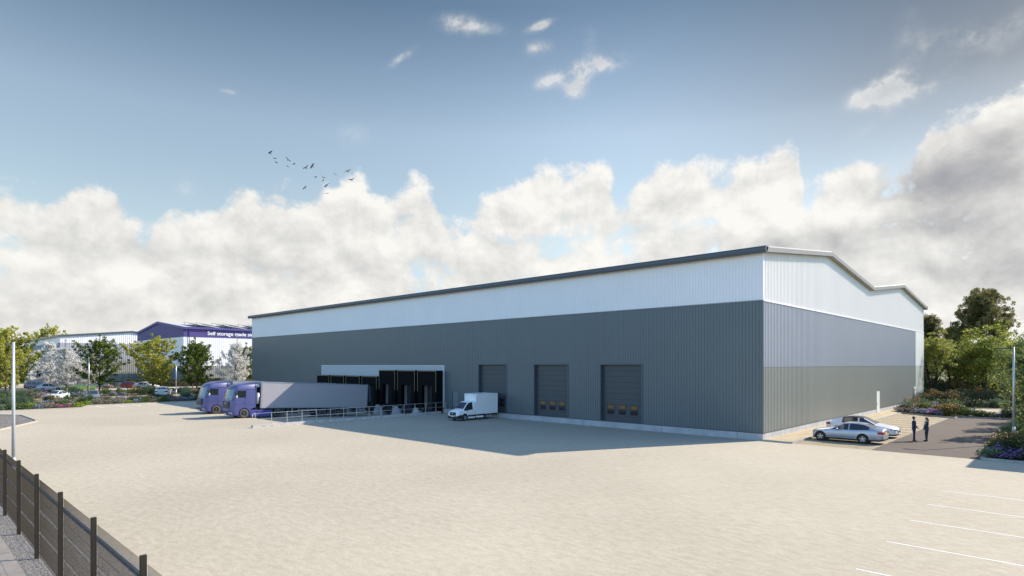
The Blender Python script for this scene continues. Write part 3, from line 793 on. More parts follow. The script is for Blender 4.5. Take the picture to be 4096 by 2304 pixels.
    fr.build('box_frame', M_trailf, b)
    for s in (1, -1): MB().box(-14.76,-14.71,s*.04,s*1.17,1.12,3.70).build('rear_door', M_trail, b)
    ch = MB()
    for s in (1, -1): ch.box(-14.6,-2.3,s*.40,s*.52,.86,1.05)
    for x in range(12): ch.box(-2.8-x,-2.72-x,-1.15,1.15,.94,1.05)
    ch.build('trailer_chassis', M_plastic, t)
    for s in (1, -1):
        lg = MB(); lg.box(-5.35,-5.20,s*.95,s*1.08,.12,1.05); lg.box(-5.45,-5.10,s*.90,s*1.13,.06,.12); lg.build('landing_leg', M_trailf, t)
        gd = MB(); gd.box(-8.1,-5.9,s*1.15,s*1.19,.80,.88); gd.box(-8.1,-5.9,s*1.15,s*1.19,.45,.53); gd.box(-5.98,-5.90,s*1.15,s*1.19,.45,.95); gd.box(-8.1,-8.02,s*1.15,s*1.19,.45,.95); gd.box(-7.1,-7.0,s*1.15,s*1.19,.45,.95)
        gd.build('side_guard', M_trailf, t)
        for x in (-8.90,-10.22,-11.54): wheel(t, x, s*1.03, .48, .36, s, 'truck', tyre=M_tyrel)
        mg = MB()
        for x in (-8.90,-10.22,-11.54):
            for k in range(8):
                a0, a1 = R(20+17.5*k), R(20+17.5*(k+1)); q = .56
                mg.quad((x+q*math.cos(a0),s*.84,.48+q*math.sin(a0)),(x+q*math.cos(a1),s*.84,.48+q*math.sin(a1)),(x+q*math.cos(a1),s*1.21,.48+q*math.sin(a1)),(x+q*math.cos(a0),s*1.21,.48+q*math.sin(a0)))
        mg.build('mudguard', M_plastic, t)
        MB().cbox(-14.78,-14.70,s*.7,s*1.15,.82,.96,.01).build('tail_light', M_red, t)
    bu = MB(); bu.box(-14.6,-14.5,-1.15,1.15,.48,.60); bu.box(-14.6,-14.5,-.6,-.5,.6,1.0); bu.box(-14.6,-14.5,.5,.6,.6,1.0); bu.build('underrun_bar', M_trailf, t)
    tk = MB(); tk.lathe_y([(0,-.9),(.28,-.9),(.28,.9),(0,.9)],(-7.2,0,.62),14); tk.build('air_reservoir', M_plastic, t)
    return t
lorry = make_lorry('purple articulated lorry with grey trailer, the nearer of the pair beside the handrail')
lorry2 = copy_tree(lorry); lorry2['label'] = 'purple articulated lorry parked behind the other, its cab further left'
for o, x in ((lorry, -47.27), (lorry2, -54.92)):
    o.location = (x, -18.87, 0); o.rotation_euler = (0, R(-2.62), R(-90))

# ---- box van
VAN = [(0,.30,.60,.60,.72,.46,''),(.05,.26,.76,.74,.88,.58,''),(.22,.25,.88,.80,1.0,.64,''),(.50,.25,.96,.825,1.08,.68,''),(.84,.25,1.0,.83,1.16,.68,'ws'),
       (1.42,.25,1.04,.83,1.76,.62,'s'),(1.56,.25,1.05,.83,1.83,.63,'s'),(1.96,.25,1.08,.83,1.88,.66,''),(2.32,.25,1.08,.83,1.90,.70,'')]
van = thing('box_van', (-28.03,-4.95,.0), 'white box van with dark lower bumper parked near the first roller door', 'van', R(-90))
me = clean(body_loft(VAN, 2.32, M_vwhite))
cu = []
for y0, y1 in ((.55, 1.2), (-1.2, -.55)):
    c = arch_cutter(2.32/2-.86, .40, y0, y1)
    for v in c.vertices: v.co.z += .33
    cu.append(c)
me = cut(me, cu)
for v in me.vertices: v.co.x += .86-2.32/2
for p in me.polygons:
    c = p.center
    if c.z < .50 and me.materials[p.material_index] == M_vwhite and (c.x > .2): p.material_index = list(me.materials).index(M_plastic)
split_mesh(me, van, [('side_window', (M_glass, lambda c: c.y > .5)), ('side_window', (M_glass, lambda c: c.y < -.5)), ('windscreen', (M_glass, None)), ('cab', (None, None))])
MB().cbox(-4.50,-1.48,-.86,.86,.57,2.60,.02).build('cargo_box', M_vwhite, van)
b = MB()
for s in (1, -1): b.box(-4.52,-4.44,s*.85,s*.875,.55,2.62); b.box(-1.54,-1.46,s*.85,s*.875,.55,2.62); b.box(-4.44,-1.54,s*.85,s*.872,2.55,2.62)
b.build('box_trim', M_vwhite, van)
b = MB(); b.cbox(.55,.90,-.78,.78,.24,.52,.06); o = b.build('bumper', M_plastic, van)
b = MB()
for s in (1, -1): b.box(.1,.62,s*.70,s*.835,.26,.44); b.box(-1.45,-.42,s*.78,s*.84,.40,.56)
b.build('sill_trim', M_plastic, van)
b = MB()
for s in (1, -1): b.cbox(-1.42,-.46,s*.72,s*.83,.24,.38,.02); b.cbox(-2.55,-1.55,s*.72,s*.86,.24,.40,.02)
b.build('side_skirt', M_vwhite, van)
b = MB(); b.box(-4.3,-1.2,-.5,.5,.36,.56); b.box(-4.5,-3.3,-.8,.8,.44,.56); b.build('chassis', M_plastic, van)
b = MB(); b.cbox(.76,.905,-.46,.46,.56,.86,.05); g = b.build('grille', M_plastic, van)
b = MB(); b.ell((.91,0,.72),(.012,.10,.045),14,6); b.build('emblem', M_chrome, g, True)
MB().box(.90,.915,-.26,.26,.42,.53).build('number_plate', M_plate, van)
for s in (1, -1):
    MB().add([(.80,s*.46,.72),(.62,s*.76,.76),(.38,s*.80,.96),(.62,s*.50,.88),(.86,s*.46,.72),(.70,s*.785,.75),(.42,s*.83,.97),(.68,s*.50,.90)],
             [(4,5,6,7),(0,4,7,3),(1,2,6,5),(3,7,6,2),(0,1,5,4)]).build('headlight', M_head, van)
    m = MB(); m.ell((-.18,s*1.0,1.14),(.07,.10,.16),8,8); m.tube((-.2,s*.8,1.05),(-.18,s*.98,1.08),.03); m.build('wing_mirror', M_plastic, van, True)
    MB().box(-1.15,-.98,s*.83,s*.85,.98,1.01).build('door_handle', M_plastic, van)
    MB().box(-1.36,-1.35,s*.825,s*.838,.5,1.75).build('door_seam', M_plastic, van)
    MB().box(-.95,-.88,s*.835,s*.85,.46,.49).build('side_marker', M_orange, van)
    MB().box(-1.5,-1.44,s*.5,s*.6,2.50,2.55).build('roof_marker', M_plastic, van)
    wheel(van, 0, s*.74, .32, .20, s, 'van'); wheel(van, -2.95, s*.72, .32, .28, s, 'van')
b = MB()
for s in (1, -1): b.box(.30,.44,s*.16,s*.52,1.02,1.035)
b.build('bonnet_vent', M_plastic, van)

# ------------------------------------------------------------------ buildings on the left
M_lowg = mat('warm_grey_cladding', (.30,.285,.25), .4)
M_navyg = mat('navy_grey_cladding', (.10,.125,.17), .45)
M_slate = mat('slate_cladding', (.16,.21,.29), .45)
def bldg_gable(name, x0, x1, y0, y1, axis, ze, zr, bands, side_bands, prof_side, per, trim, roofm, label, cat):
    """bands: (z0,z1,mat,name) on the sunlit +x wall; side_bands on the shaded -y wall. axis: 'y' ridge runs along y, 'x' ridge along x"""
    b = thing(name, (0,0,0), label, cat)
    def zt(s):  # roof height along the gable
        return ze+(zr-ze)*(1-abs(2*s-1))
    for z0, z1, m, nm in bands:
        top = z1 if z1 else ((lambda t: zt(t/(y1-y0))-.1) if axis == 'x' else ze)
        clad(nm, m, b, (x1,y0), (0,1), y1-y0, z0, top, (1,0), prof_side, per)
    for z0, z1, m, nm in side_bands:
        top = z1 if z1 else ((lambda t: zt(t/(x1-x0))-.1) if axis == 'y' else ze)
        clad(nm, m, b, (x0,y0), (1,0), x1-x0, z0, top, (0,-1), PROF_G, .33)
    mb = MB()
    if axis == 'y': mb.extr([(x0+.1,0),(x1-.1,0),(x1-.1,ze-.2),((x0+x1)/2,zr-.4),(x0+.1,ze-.2)], 'y', y0+.1, y1)
    else: mb.extr([(y0+.1,0),(y1,0),(y1,ze-.2),((y0+y1)/2,zr-.4),(y0+.1,ze-.2)], 'x', x0, x1-.1)
    mb.build('inner_wall', M_navyg, b)
    mb = MB(); o_ = .35
    if axis == 'y': mb.extr([(x0-o_,ze-.05),((x0+x1)/2,zr),(x1+o_,ze-.05),(x1+o_,ze-.3),((x0+x1)/2,zr-.3),(x0-o_,ze-.3)], 'y', y0-o_, y1)
    else: mb.extr([(y0-o_,ze-.05),((y0+y1)/2,zr),(y1+o_,ze-.05),(y1+o_,ze-.3),((y0+y1)/2,zr-.3),(y0-o_,ze-.3)], 'x', x0, x1+o_)
    mb.build('roof', roofm, b)
    mb = MB(); q = .46; e = o_+.06
    if axis == 'y':
        xm = (x0+x1)/2
        for (a, za), (c, zc) in (((x0-e,ze),(xm,zr+.05)),((xm,zr+.05),(x1+e,ze))):
            mb.add([(a,y0-e,za-q),(c,y0-e,zc-q),(c,y0-e,zc+.08),(a,y0-e,za+.08),(c,y0,zc+.08),(a,y0,za+.08)], [(0,1,2,3),(3,2,4,5)])
        mb.box(x1+o_, x1+e+.1, y0-e, y1, ze-q, ze+.08)
    else:
        ym = (y0+y1)/2
        for (a, za), (c, zc) in (((y0-e,ze),(ym,zr+.05)),((ym,zr+.05),(y1+e,ze))):
            mb.add([(x1+e,a,za-q),(x1+e,c,zc-q),(x1+e,c,zc+.08),(x1+e,a,za+.08),(x1,c,zc+.08),(x1,a,za+.08)], [(0,1,2,3),(3,2,4,5)])
        mb.box(x0, x1+e, y0-e-.1, y0-o_, ze-q, ze+.08)
    mb.build('eave_trim', trim, b)
    return b
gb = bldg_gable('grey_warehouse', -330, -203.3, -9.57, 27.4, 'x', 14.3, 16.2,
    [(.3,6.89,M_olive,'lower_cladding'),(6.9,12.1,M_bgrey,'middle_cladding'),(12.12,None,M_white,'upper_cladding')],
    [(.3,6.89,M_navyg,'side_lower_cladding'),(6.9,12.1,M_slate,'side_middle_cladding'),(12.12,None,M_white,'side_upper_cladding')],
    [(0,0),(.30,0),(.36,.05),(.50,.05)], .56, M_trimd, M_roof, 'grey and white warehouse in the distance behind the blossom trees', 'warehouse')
mb = MB(); mb.box(-252,-238,-9.8,-9.6,.5,4.6); mb.build('loading_opening', M_black, gb)
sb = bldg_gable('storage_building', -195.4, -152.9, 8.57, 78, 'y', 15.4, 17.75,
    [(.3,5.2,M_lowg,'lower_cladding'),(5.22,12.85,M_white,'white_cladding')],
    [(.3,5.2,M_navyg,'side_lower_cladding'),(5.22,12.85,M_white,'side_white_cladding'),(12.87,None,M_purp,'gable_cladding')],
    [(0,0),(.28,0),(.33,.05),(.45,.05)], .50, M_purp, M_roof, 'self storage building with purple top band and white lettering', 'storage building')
mb = MB()
for k in range(7): mb.box(-153.1,-152.84,8.5,78,12.87+.36*k,12.87+.36*k+.33)
mb.box(-153.1,-152.88,8.5,78,12.87,15.3); mb.build('purple_band', M_purp, sb)
mb = MB()
for k in range(12): mb.box(-195.4+1.6*k*0, -152.95, 8.50, 8.53, 12.9+.36*k, 12.93+.36*k) if k < 7 else None
mb.build('gable_seam', M_navyg, sb)
mb = MB(); mb.tube((-152.7,9.93,.3),(-152.7,9.93,15.1),.09); mb.build('downpipe', M_purp, sb)
fc = bpy.data.curves.new('sign', 'FONT'); fc.body = 'Self storage made simple'; fc.size = 1.52; fc.extrude = .04; fc.offset = .022; fc.space_character = 1.0; fc.resolution_u = 3
fo = bpy.data.objects.new('sign_tmp', fc); col.objects.link(fo); bpy.context.view_layer.update()
sm = bpy.data.meshes.new_from_object(fo.evaluated_get(bpy.context.evaluated_depsgraph_get())); bpy.data.objects.remove(fo)
wtxt = max(v.co.x for v in sm.vertices)
sm.materials.clear(); sm.materials.append(M_letter)
so = bpy.data.objects.new('sign_lettering', sm); col.objects.link(so); so.parent = sb
so.location = (-152.78, 14.40, 13.50); so.rotation_euler = (R(90), 0, R(90))
# "Self storage made sim" spans 11.9 m in the photograph
SX = 14.35/wtxt; so.scale = (SX, .93, 1)
# solar panels on the slope
def roof_z(x): return 15.4+(17.75-15.4)*(1-abs(x+174.15)/21.25)
for i in range(9):
    y0 = 12.4+7.4*i
    for j in range(2):
        ya = y0+3.1*j
        mb = MB(); x0, x1 = -166.0, -155.0
        za, zb = roof_z(x0)+.45, roof_z(x1)+.45
        mb.add([(x0,ya,za+.35),(x1,ya,zb+.35),(x1,ya+2.6,zb-.25),(x0,ya+2.6,za-.25),(x0,ya,za+.29),(x1,ya,zb+.29),(x1,ya+2.6,zb-.31),(x0,ya+2.6,za-.31)],
               [(0,1,2,3),(7,6,5,4),(0,4,5,1),(1,5,6,2),(2,6,7,3),(3,7,4,0)])
        p = mb.build('solar_panel', M_solar, sb)
        fr = MB()
        for x in (-165,-160.5,-156): z = roof_z(x); fr.tube((x,ya+.1,z-.1),(x,ya+.1,z+.74),.05,n=5); fr.tube((x,ya+2.5,z-.1),(x,ya+2.5,z+.14),.05,n=5)
        fr.build('panel_frame', M_rail, p)

# neighbouring unit outside the frame on the right, which throws the shadow across the planting corner
nb = thing('neighbour_unit', (0,0,0), 'neighbouring industrial unit beyond the right edge, casting shade on the bed', 'warehouse')
MB().box(17.7, 34, 7.0, 14.0, 0, 8.4).build('wall', M_dgrey, nb)
MB().box(17.5, 34.2, 6.76, 14.2, 8.4, 8.7).build('roof', M_roof, nb)

# ------------------------------------------------------------------ lamps
def make_lamp(loc, h, rz, label):
    t = thing('lamp_post', loc, label, 'lamp post', rz, 'lamp posts')
    MB().tube((0,0,0),(0,0,1.1),.095,.09,12).tube((0,0,1.1),(0,0,h),.075,.055,12).build('pole', M_lamp, t, True)
    MB().tube((0,0,0),(0,0,.05),.16,.15,12).build('base_collar', M_lamp, t)
    a = MB(); a.tube((0,0,h-.06),(-.35,0,h-.04),.03,.03,6); a.build('arm', M_lampd, t)
    a = MB(); a.prism([(-.30,-.10),(-.30,.10),(-.95,.15),(-1.1,.08),(-1.1,-.08),(-.95,-.15)], h-.11, h-.04); o = a.build('lamp_head', M_lampd, t)
    MB().box(-.9,-.5,-.09,.09,h-.118,h-.112).build('lamp_lens', M_plate, o)
    return t
make_lamp((-20.1,-40.15,.03), 6.64, 0, 'tall grey lamp post in the gravel beside the near mesh fence')
make_lamp((13.42,10.39,.1), 6.7, 0, 'grey lamp post in the shaded shrubs at the right edge')
make_lamp((-92.4,-23.45,.05), 6.6, 180, 'lamp post in the left bed in front of the dark green tree')
make_lamp((-99.6,-9.2,.05), 6.1, 180, 'thin lamp post between the yellow green tree and the lorries')
make_lamp((-93.0,-1.8,.05), 6.7, 180, 'lamp post rising in front of the blossom tree above the lorries')

# ------------------------------------------------------------------ fences
# near fence: twin mesh panels with fold lines, flat posts
nf = thing('mesh_fence', (0,-41.3,0), 'dark brown welded mesh fence with flat posts along the gravel strip', 'fence')
px_ = [5.70-3.49*k for k in range(-4, 12)]
for x in px_:
    MB().cbox(x-.03, x+.03, -.05, .05, 0, 2.46, .006).build('post', M_fence, nf)
for i in range(len(px_)-1):
    x1_, x0_ = px_[i]-.04, px_[i+1]+.04
    m = MB(); n = int((x1_-x0_)/.05)
    fold = (.12, .78, 1.40, 2.02)
    zs = [0.06]
    for k in range(n+1):
        x = x0_+(x1_-x0_)*k/n; yb = .06
        pts = [(x,yb,.06)]
        for f in fold: pts += [(x,yb,f-.05),(x,yb+.035,f),(x,yb,f+.05)]
        pts.append((x,yb,2.30))
        for a, b in zip(pts[:-1], pts[1:]): m.tube(a, b, .0041, n=3, cap=False)
    for f in fold:
        for dz in (-.05, .05): m.tube((x0_,yb,f+dz),(x1_,yb,f+dz),.004,n=4)
    for f in (.45,1.09,1.71): m.tube((x0_,yb,f),(x1_,yb,f),.003,n=3)
    m.build('mesh_panel', M_fence, nf)
def thin_fence(name, p0, p1, h, label, step, m=M_fenceb, barstep=None, z=0, rows=6, off=0, wire=.006):
    d = Vector((p1[0]-p0[0], p1[1]-p0[1])); Ln = d.length; d.normalize()
    t = thing(name, (p0[0],p0[1],z), label, 'fence', math.atan2(d.y, d.x))
    k = off
    xs = []
    while k <= Ln+.01: xs.append(k); k += step
    for k in xs: MB().box(k-.035,k+.035,-.035,.035,0,h).build('post', m, t)
    g = MB()
    for r_ in range(rows): zz = .1+(h-.15)*r_/(rows-1); g.box(0,Ln,-.004,.004,zz-wire,zz+wire)
    if barstep:
        k = 0
        while k < Ln: g.box(k-.007,k+.007,-.007,.007,.06,h-.02); k += barstep
    g.build('mesh_panel', m, t); return t
thin_fence('black_fence', (-92.5,-45.1), (-92.5,2), 2.0, 'slim black fence crossing the planted beds on the left', 3.82, off=-.0, wire=.003)
thin_fence('black_railing', (-192,2.0), (-192,10.5), 3.2, 'black railings before the distant grey warehouse', 1.7, barstep=.6, rows=3, wire=.03)
thin_fence('black_fence', (-146.5,3.5), (-146.5,34), 3.0, 'dark mesh fence at the foot of the storage building', 3.4, rows=4, wire=.01)
thin_fence('black_fence', (.8,50.0), (13.5,52.4), 2.4, 'black mesh fence behind the flower bed at the right', 3.55, barstep=.1, rows=10, wire=.003)

# ------------------------------------------------------------------ trees
L_green = leaf_mat('dark_green_leaves', (.05,.10,.016), (.12,.18,.032), (.28,.31,.06), .4)
L_yellow = leaf_mat('yellow_green_leaves', (.22,.27,.04), (.44,.45,.085), (.68,.60,.18), .5)
L_blossom = leaf_mat('white_blossom', (.50,.49,.44), (.78,.78,.76), (.9,.9,.89), .45)
L_maple = leaf_mat('maple_leaves', (.12,.18,.035), (.27,.31,.06), (.48,.45,.11), .5)
L_locust = leaf_mat('feathery_leaves', (.14,.17,.035), (.29,.31,.07), (.46,.44,.14), .5)
L_pine = leaf_mat('pine_needles', (.17,.175,.06), (.31,.28,.10), (.44,.37,.17), .5)
L_bush = leaf_mat('bushy_leaves', (.07,.12,.035), (.17,.22,.07), (.36,.38,.15), .45)
L_brown = leaf_mat('russet_leaves', (.12,.08,.025), (.22,.13,.045), (.20,.20,.05), .4)

def leafy(mb, rnd, c, r, n, size, flat=1.0, m=0, up=1.0):
    for _ in range(n):
        while True:
            p = (rnd.uniform(-1,1), rnd.uniform(-1,1), rnd.uniform(-1,1))
            if p[0]**2+p[1]**2+p[2]**2 <= 1: break
        p = Vector((c[0]+p[0]*r, c[1]+p[1]*r, c[2]+p[2]*r*flat))
        d = Vector((rnd.gauss(.15,.9), rnd.gauss(.3,.9), rnd.gauss(0,.8)+up)).normalized()
        u = d.orthogonal().normalized(); a = rnd.uniform(0, 6.28); u = (Matrix.Rotation(a, 3, d) @ u); w = d.cross(u)
        s = size*rnd.uniform(.6, 1.25)
        mb.add([p-u*s*.5, p+w*s*.32+d*s*.08, p+u*s*.5, p-w*s*.32+d*s*.08], [(0,1,2,3)], m)
def limb(mb, p0, d, length, r0, r1, rnd, segs=4, lift=.12, wob=.12):
    pts = [Vector(p0)]; d = Vector(d).normalized()
    for i in range(segs):
        d = (d+Vector((rnd.uniform(-wob,wob), rnd.uniform(-wob,wob), lift+rnd.uniform(-wob,wob)*.5))).normalized()
        pts.append(pts[-1]+d*length/segs)
    for i in range(segs):
        mb.tube(pts[i], pts[i+1], r0+(r1-r0)*i/segs, r0+(r1-r0)*(i+1)/segs, 6 if r0 > .04 else 4, cap=False)
    return pts, d
def street_tree(seed, h, R_, leafm, barkm, dens, size, clear=.15, peak=.30, nb=38, clus=.42, name='street_tree'):
    """upswept branches with leaf clusters along them, spiky outline with gaps"""
    rnd = random.Random(seed); tr = MB(); lf = MB()
    pts, _ = limb(tr, (0,0,-.1), (0,0,1), h*.93, h*.016, h*.004, rnd, 8, .3, .05)
    def on(t):
        k = min(int(t*8), 7); return pts[k].lerp(pts[k+1], t*8-k)
    for i in range(nb):
        t = clear+(.92-clear)*((i+rnd.random())/nb)**1.15
        az = i*2.399+rnd.uniform(-.4,.4); f = (t-clear)/(1-clear)
        env = R_*(math.sin(min(1, (f+.12)/(peak+.12))*math.pi/2) if f < peak else (1-((f-peak)/(1-peak))**1.15)) + .25
        env *= rnd.uniform(.66, 1.32)
        tilt = .22+1.1*f
        d = Vector((math.cos(az), math.sin(az), tilt))
        Lb = env*math.sqrt(1+tilt*tilt*.8)
        bp, bd = limb(tr, on(t*.86), d, Lb, h*.006*(1.1-f), .012, rnd, 5, .06, .13)
        k = max(3, int(Lb/.55))
        for q in range(k):
            s = .28+.72*(q+.6)/k; kk = min(int(s*5), 4); c = bp[kk].lerp(bp[kk+1], s*5-kk)
            c = c+Vector((rnd.uniform(-.3,.3), rnd.uniform(-.3,.3), rnd.uniform(-.2,.3)))*(1.2-s*.5)*R_*.28
            leafy(lf, rnd, c, clus*rnd.uniform(.7,1.2)*(1.25-.5*s), int(dens*rnd.uniform(.7,1.2)), size, .8)
        # side twigs
        for q in range(3):
            s = rnd.uniform(.35,.8); kk = int(s*5); c = bp[kk]
            d2 = Vector((math.cos(az+rnd.choice((-1,1))*.8), math.sin(az+rnd.choice((-1,1))*.8), rnd.uniform(.4,1)))
            tp, _ = limb(tr, c, d2, Lb*.35, .02, .008, rnd, 3, .05)
            leafy(lf, rnd, tp[-1], clus*.9, int(dens*.8), size); leafy(lf, rnd, tp[-2], clus*.9, int(dens*.7), size)
    leafy(lf, rnd, pts[-1], clus*.7, int(dens), size)
    return tr.mesh('trunk', barkm, True), lf.mesh('crown', leafm)
def put_tree(name, meshes, x, y, rz, sc_, label, group=None, cat='tree', sxy=1):
    t = thing(name, (x, y, 0), label, cat, rz, group); t.scale = (sc_*sxy, sc_*sxy, sc_)
    for nm, me in zip(('trunk', 'crown'), meshes):
        o = bpy.data.objects.new(nm, me); col.objects.link(o); o.parent = t
    return t
T_g1 = street_tree(1, 12.2, 5.0, L_green, M_bark, 24, .34)
T_g2 = street_tree(7, 12.2, 4.9, L_green, M_bark, 24, .34)
T_y1 = street_tree(3, 12.2, 5.1, L_yellow, M_bark, 23, .36)
T_b1 = street_tree(4, 12.2, 3.3, L_blossom, M_barkp, 26, .27, clear=.12, peak=.22, nb=40, clus=.42)
T_b2 = street_tree(9, 12.2, 3.5, L_blossom, M_barkp, 26, .27, clear=.12, peak=.20, nb=40, clus=.42)
gt = 'young trees in the planting beds left of the warehouse'
def lt(px, Y, me, h, label, rz=0, sxy=1):
    x, y = at(px, Y); return put_tree('street_tree', me, x, y, rz, h/11.0, label, gt, sxy=sxy)
lt(398, 115.2, T_g1, 11.0, 'dark green young tree right of the white blossom pair', .3, .95)
lt(612, 121.8, T_y1, 11.4, 'yellow green young tree in front of the purple gable', 1.1)
lt(641, 128, T_y1, 7.4, 'smaller yellow green tree just behind the bigger one before the purple gable', 2.6, .8)
lt(787, 121.8, T_g2, 10.8, 'dark green tree between the yellow green one and the lorries', 2.0, .95)
lt(770, 131, T_g1, 9.4, 'dark green tree whose trunk shows left of another behind the lorry', 4.0, .7)
lt(205, 125.6, T_b1, 11.5, 'white blossom tree, tallest and left one of the pair', 0, 1.0)
lt(266, 121.4, T_b2, 10.3, 'white blossom tree, right one of the pair beside the dark green tree', .7, 1.0)
lt(100, 150, T_b1, 12.2, 'white blossom tree behind the left edge group', 2.2, .95)
lt(352, 124.6, T_b2, 9.8, 'white blossom tree showing through behind the dark green tree', 3.0, .9)
lt(40, 112.4, T_g2, 11.6, 'dark green tree behind the near lamp post at the left edge', 3.3, .95)
lt(-22, 108, T_y1, 12.6, 'yellow green tree cut by the left edge of the picture', .3, .95)
lt(22, 104, T_y1, 9.6, 'lower yellow green tree just left of the near lamp post', 5.2, .8)
lt(4, 135, T_b1, 10.5, 'white blossom tree seen through the leaves at the left edge', 1.2, 1.0)
lt(937, 122, T_b2, 11.2, 'white blossom tree above the lorry cabs beside the warehouse corner', 1.9, .95)
lt(982, 129, T_g1, 10.0, 'dark green tree behind the blossom above the lorries', 5.0, .95)
lt(186, 238, T_y1, 21.2, 'distant tree top showing over the grey warehouse roof', .4, .7)

# taller trees at the right
def big_tree(seed, h, R_, leafm, barkm, nclus, dens, size, clear=.3, flat=.7, stems=1, r_c=.9, topbias=1.0, tr_r=.02):
    rnd = random.Random(seed); tr = MB(); lf = MB(); tips = []
    for s in range(stems):
        a = s*2.3+rnd.random(); lean = Vector((math.cos(a)*.28, math.sin(a)*.28, 1)) if stems > 1 else Vector((0,0,1))
        pts, d = limb(tr, (0,0,-.1), lean, h*.55, h*tr_r, h*tr_r*.5, rnd, 5, .08, .12)
        for b in range(9 if stems == 1 else 5):
            t = rnd.uniform(.45, 1); k = min(int(t*5), 4); p = pts[k].lerp(pts[k+1], t*5-k); az = rnd.uniform(0, 6.28)
            bp, bd = limb(tr, p, (math.cos(az), math.sin(az), rnd.uniform(.3,1.2)), h*rnd.uniform(.22,.42), h*tr_r*.4, .03, rnd, 5, .08, .2)
            for q in range(3):
                limb(tr, bp[rnd.randint(1,4)], (rnd.uniform(-1,1), rnd.uniform(-1,1), rnd.uniform(0,1)), h*.15, .04, .012, rnd, 3, .05, .2)
    cz = h*(1+clear)/2; hz = h*(1-clear)/2
    for i in range(nclus):
        while True:
            p = Vector((rnd.uniform(-1,1), rnd.uniform(-1,1), rnd.uniform(-1,1)))
            if .25 < p.length < 1: break
        lump = 1+.18*math.sin(p.x*5+seed)*math.cos(p.y*4)+.12*math.sin(p.z*7+p.x*3)
        p = p*(.55+.45*p.length)*lump if rnd.random() < .75 else p*.6
        w = (1-.35*max(0, p.z))*topbias
        c = (p.x*R_*w, p.y*R_*w, cz+p.z*hz)
        leafy(lf, rnd, c, r_c*rnd.uniform(.55,1.15), int(dens*rnd.uniform(.6,1.3)), size, flat)
    return tr.mesh('trunk', barkm, True), lf.mesh('crown', leafm)
def pine_tree(seed, h, R_, clear=.55):
    rnd = random.Random(seed); tr = MB(); lf = MB()
    pts, _ = limb(tr, (0,0,-.1), (0,0,1), h*.9, h*.018, h*.008, rnd, 8, .3, .05)
    for i in range(40):
        t = clear*.9+(1-clear*.9)*((i+rnd.random())/40)*.97; k = min(int(t*8), 7); p = pts[k].lerp(pts[k+1], t*8-k)
        f = (t-clear*.9)/(1-clear*.9); az = i*2.4+rnd.uniform(-.5,.5)
        Lb = R_*(1.0-.72*f**1.7)*rnd.uniform(.65,1.15)
        bp, bd = limb(tr, p, (math.cos(az), math.sin(az), .12+.5*f), Lb, h*.006, .03, rnd, 6, .09, .12)
        for q in range(int(6+Lb*2.8)):
            s = rnd.uniform(.3, 1); kk = min(int(s*6), 5); c = bp[kk].lerp(bp[kk+1], s*6-kk)
            c = c+Vector((rnd.gauss(0,.5), rnd.gauss(0,.5), rnd.uniform(0,.8)))
            # an upright tuft: needles round a short candle
            hh = rnd.uniform(.5,.85)
            for _ in range(60):
                zz = rnd.uniform(0, hh); rr = .46*(1-.5*zz/hh); a = rnd.uniform(0, 6.28)
                q0 = Vector((c.x+math.cos(a)*rr*rnd.uniform(.1,1), c.y+math.sin(a)*rr*rnd.uniform(.1,1), c.z+zz))
                dd = Vector((math.cos(a)*.7+rnd.uniform(-.3,.3), math.sin(a)*.7+rnd.uniform(-.3,.3), .8)).normalized()
                w = dd.orthogonal().normalized(); s_ = rnd.uniform(.20,.34)
                lf.add([q0-dd*s_*.5, q0+w*s_*.28, q0+dd*s_*.6, q0-w*s_*.28], [(0,1,2,3)])
    return tr.mesh('trunk', M_barkd, True), lf.mesh('crown', L_pine)
T_p1 = pine_tree(5, 16.5, 5.8, .55); T_p2 = pine_tree(8, 14.5, 3.6, .5)
T_m = big_tree(11, 11.5, 4.0, L_maple, M_bark, 230, 48, .30, .16, .55, 1, 1.0)
T_m2 = big_tree(12, 11.5, 4.2, L_maple, M_bark, 200, 44, .30, .14, .6, 1, 1.0)
T_l = big_tree(13, 11.0, 3.5, L_locust, M_barkd, 165, 46, .26, .30, .38, 2, 1.0, 1.05, .024)
T_d = big_tree(14, 11.0, 4.2, L_bush, M_barkd, 220, 46, .32, .08, .7, 1, 1.0)
T_s = street_tree(21, 7.0, 1.7, L_bush, M_bark, 15, .22, clear=.12, nb=26, clus=.32)
gr_ = 'trees beyond the fence at the right'
def rt_(name, px, Y, me, sc_, label, rz=0, sxy=1):
    x, y = at(px, Y); return put_tree(name, me, x, y, rz, sc_, label, gr_, sxy=sxy)
rt_('pine_tree', 3930, 118, T_p1, 1.24, 'big dark pine with a broad flat crown above the other trees', .4, .92)
rt_('pine_tree', 3712, 108, T_p2, 1.03, 'narrower dark pine top beside the warehouse gable end', 1.0, .9)
rt_('pine_tree', 3822, 120, T_p2, .92, 'low dark pine left of the big flat-crowned pine', 3.0, 1.15)
rt_('locust_tree', 3741, 91, T_l, 1.02, 'feathery green tree with forked dark trunk beside the gable', 1.2)
rt_('locust_tree', 3815, 98, T_l, .86, 'feathery olive green tree between the forked tree and the maple', 3.6, 1.05)
rt_('maple_tree', 3944, 93, T_m, 1.03, 'light yellow green maple in the middle of the right-hand trees', .2)
rt_('maple_tree', 4045, 99, T_m2, .95, 'yellow green maple behind the right lamp post', 2.2, .9)
rt_('maple_tree', 3868, 97, T_m2, .82, 'yellow green tree left behind the middle maple', 4.2, .9)
rt_('dense_tree', 4105, 84, T_d, .90, 'dense green tree at the right edge behind the lamp', .5)
rt_('dense_tree', 4128, 66, T_d, .66, 'paler dense tree at the very right edge', 2.5)
rt_('dense_tree', 3850, 128, T_d, .86, 'dark dense tree filling the gap below the low pine', 1.5, 1.1)
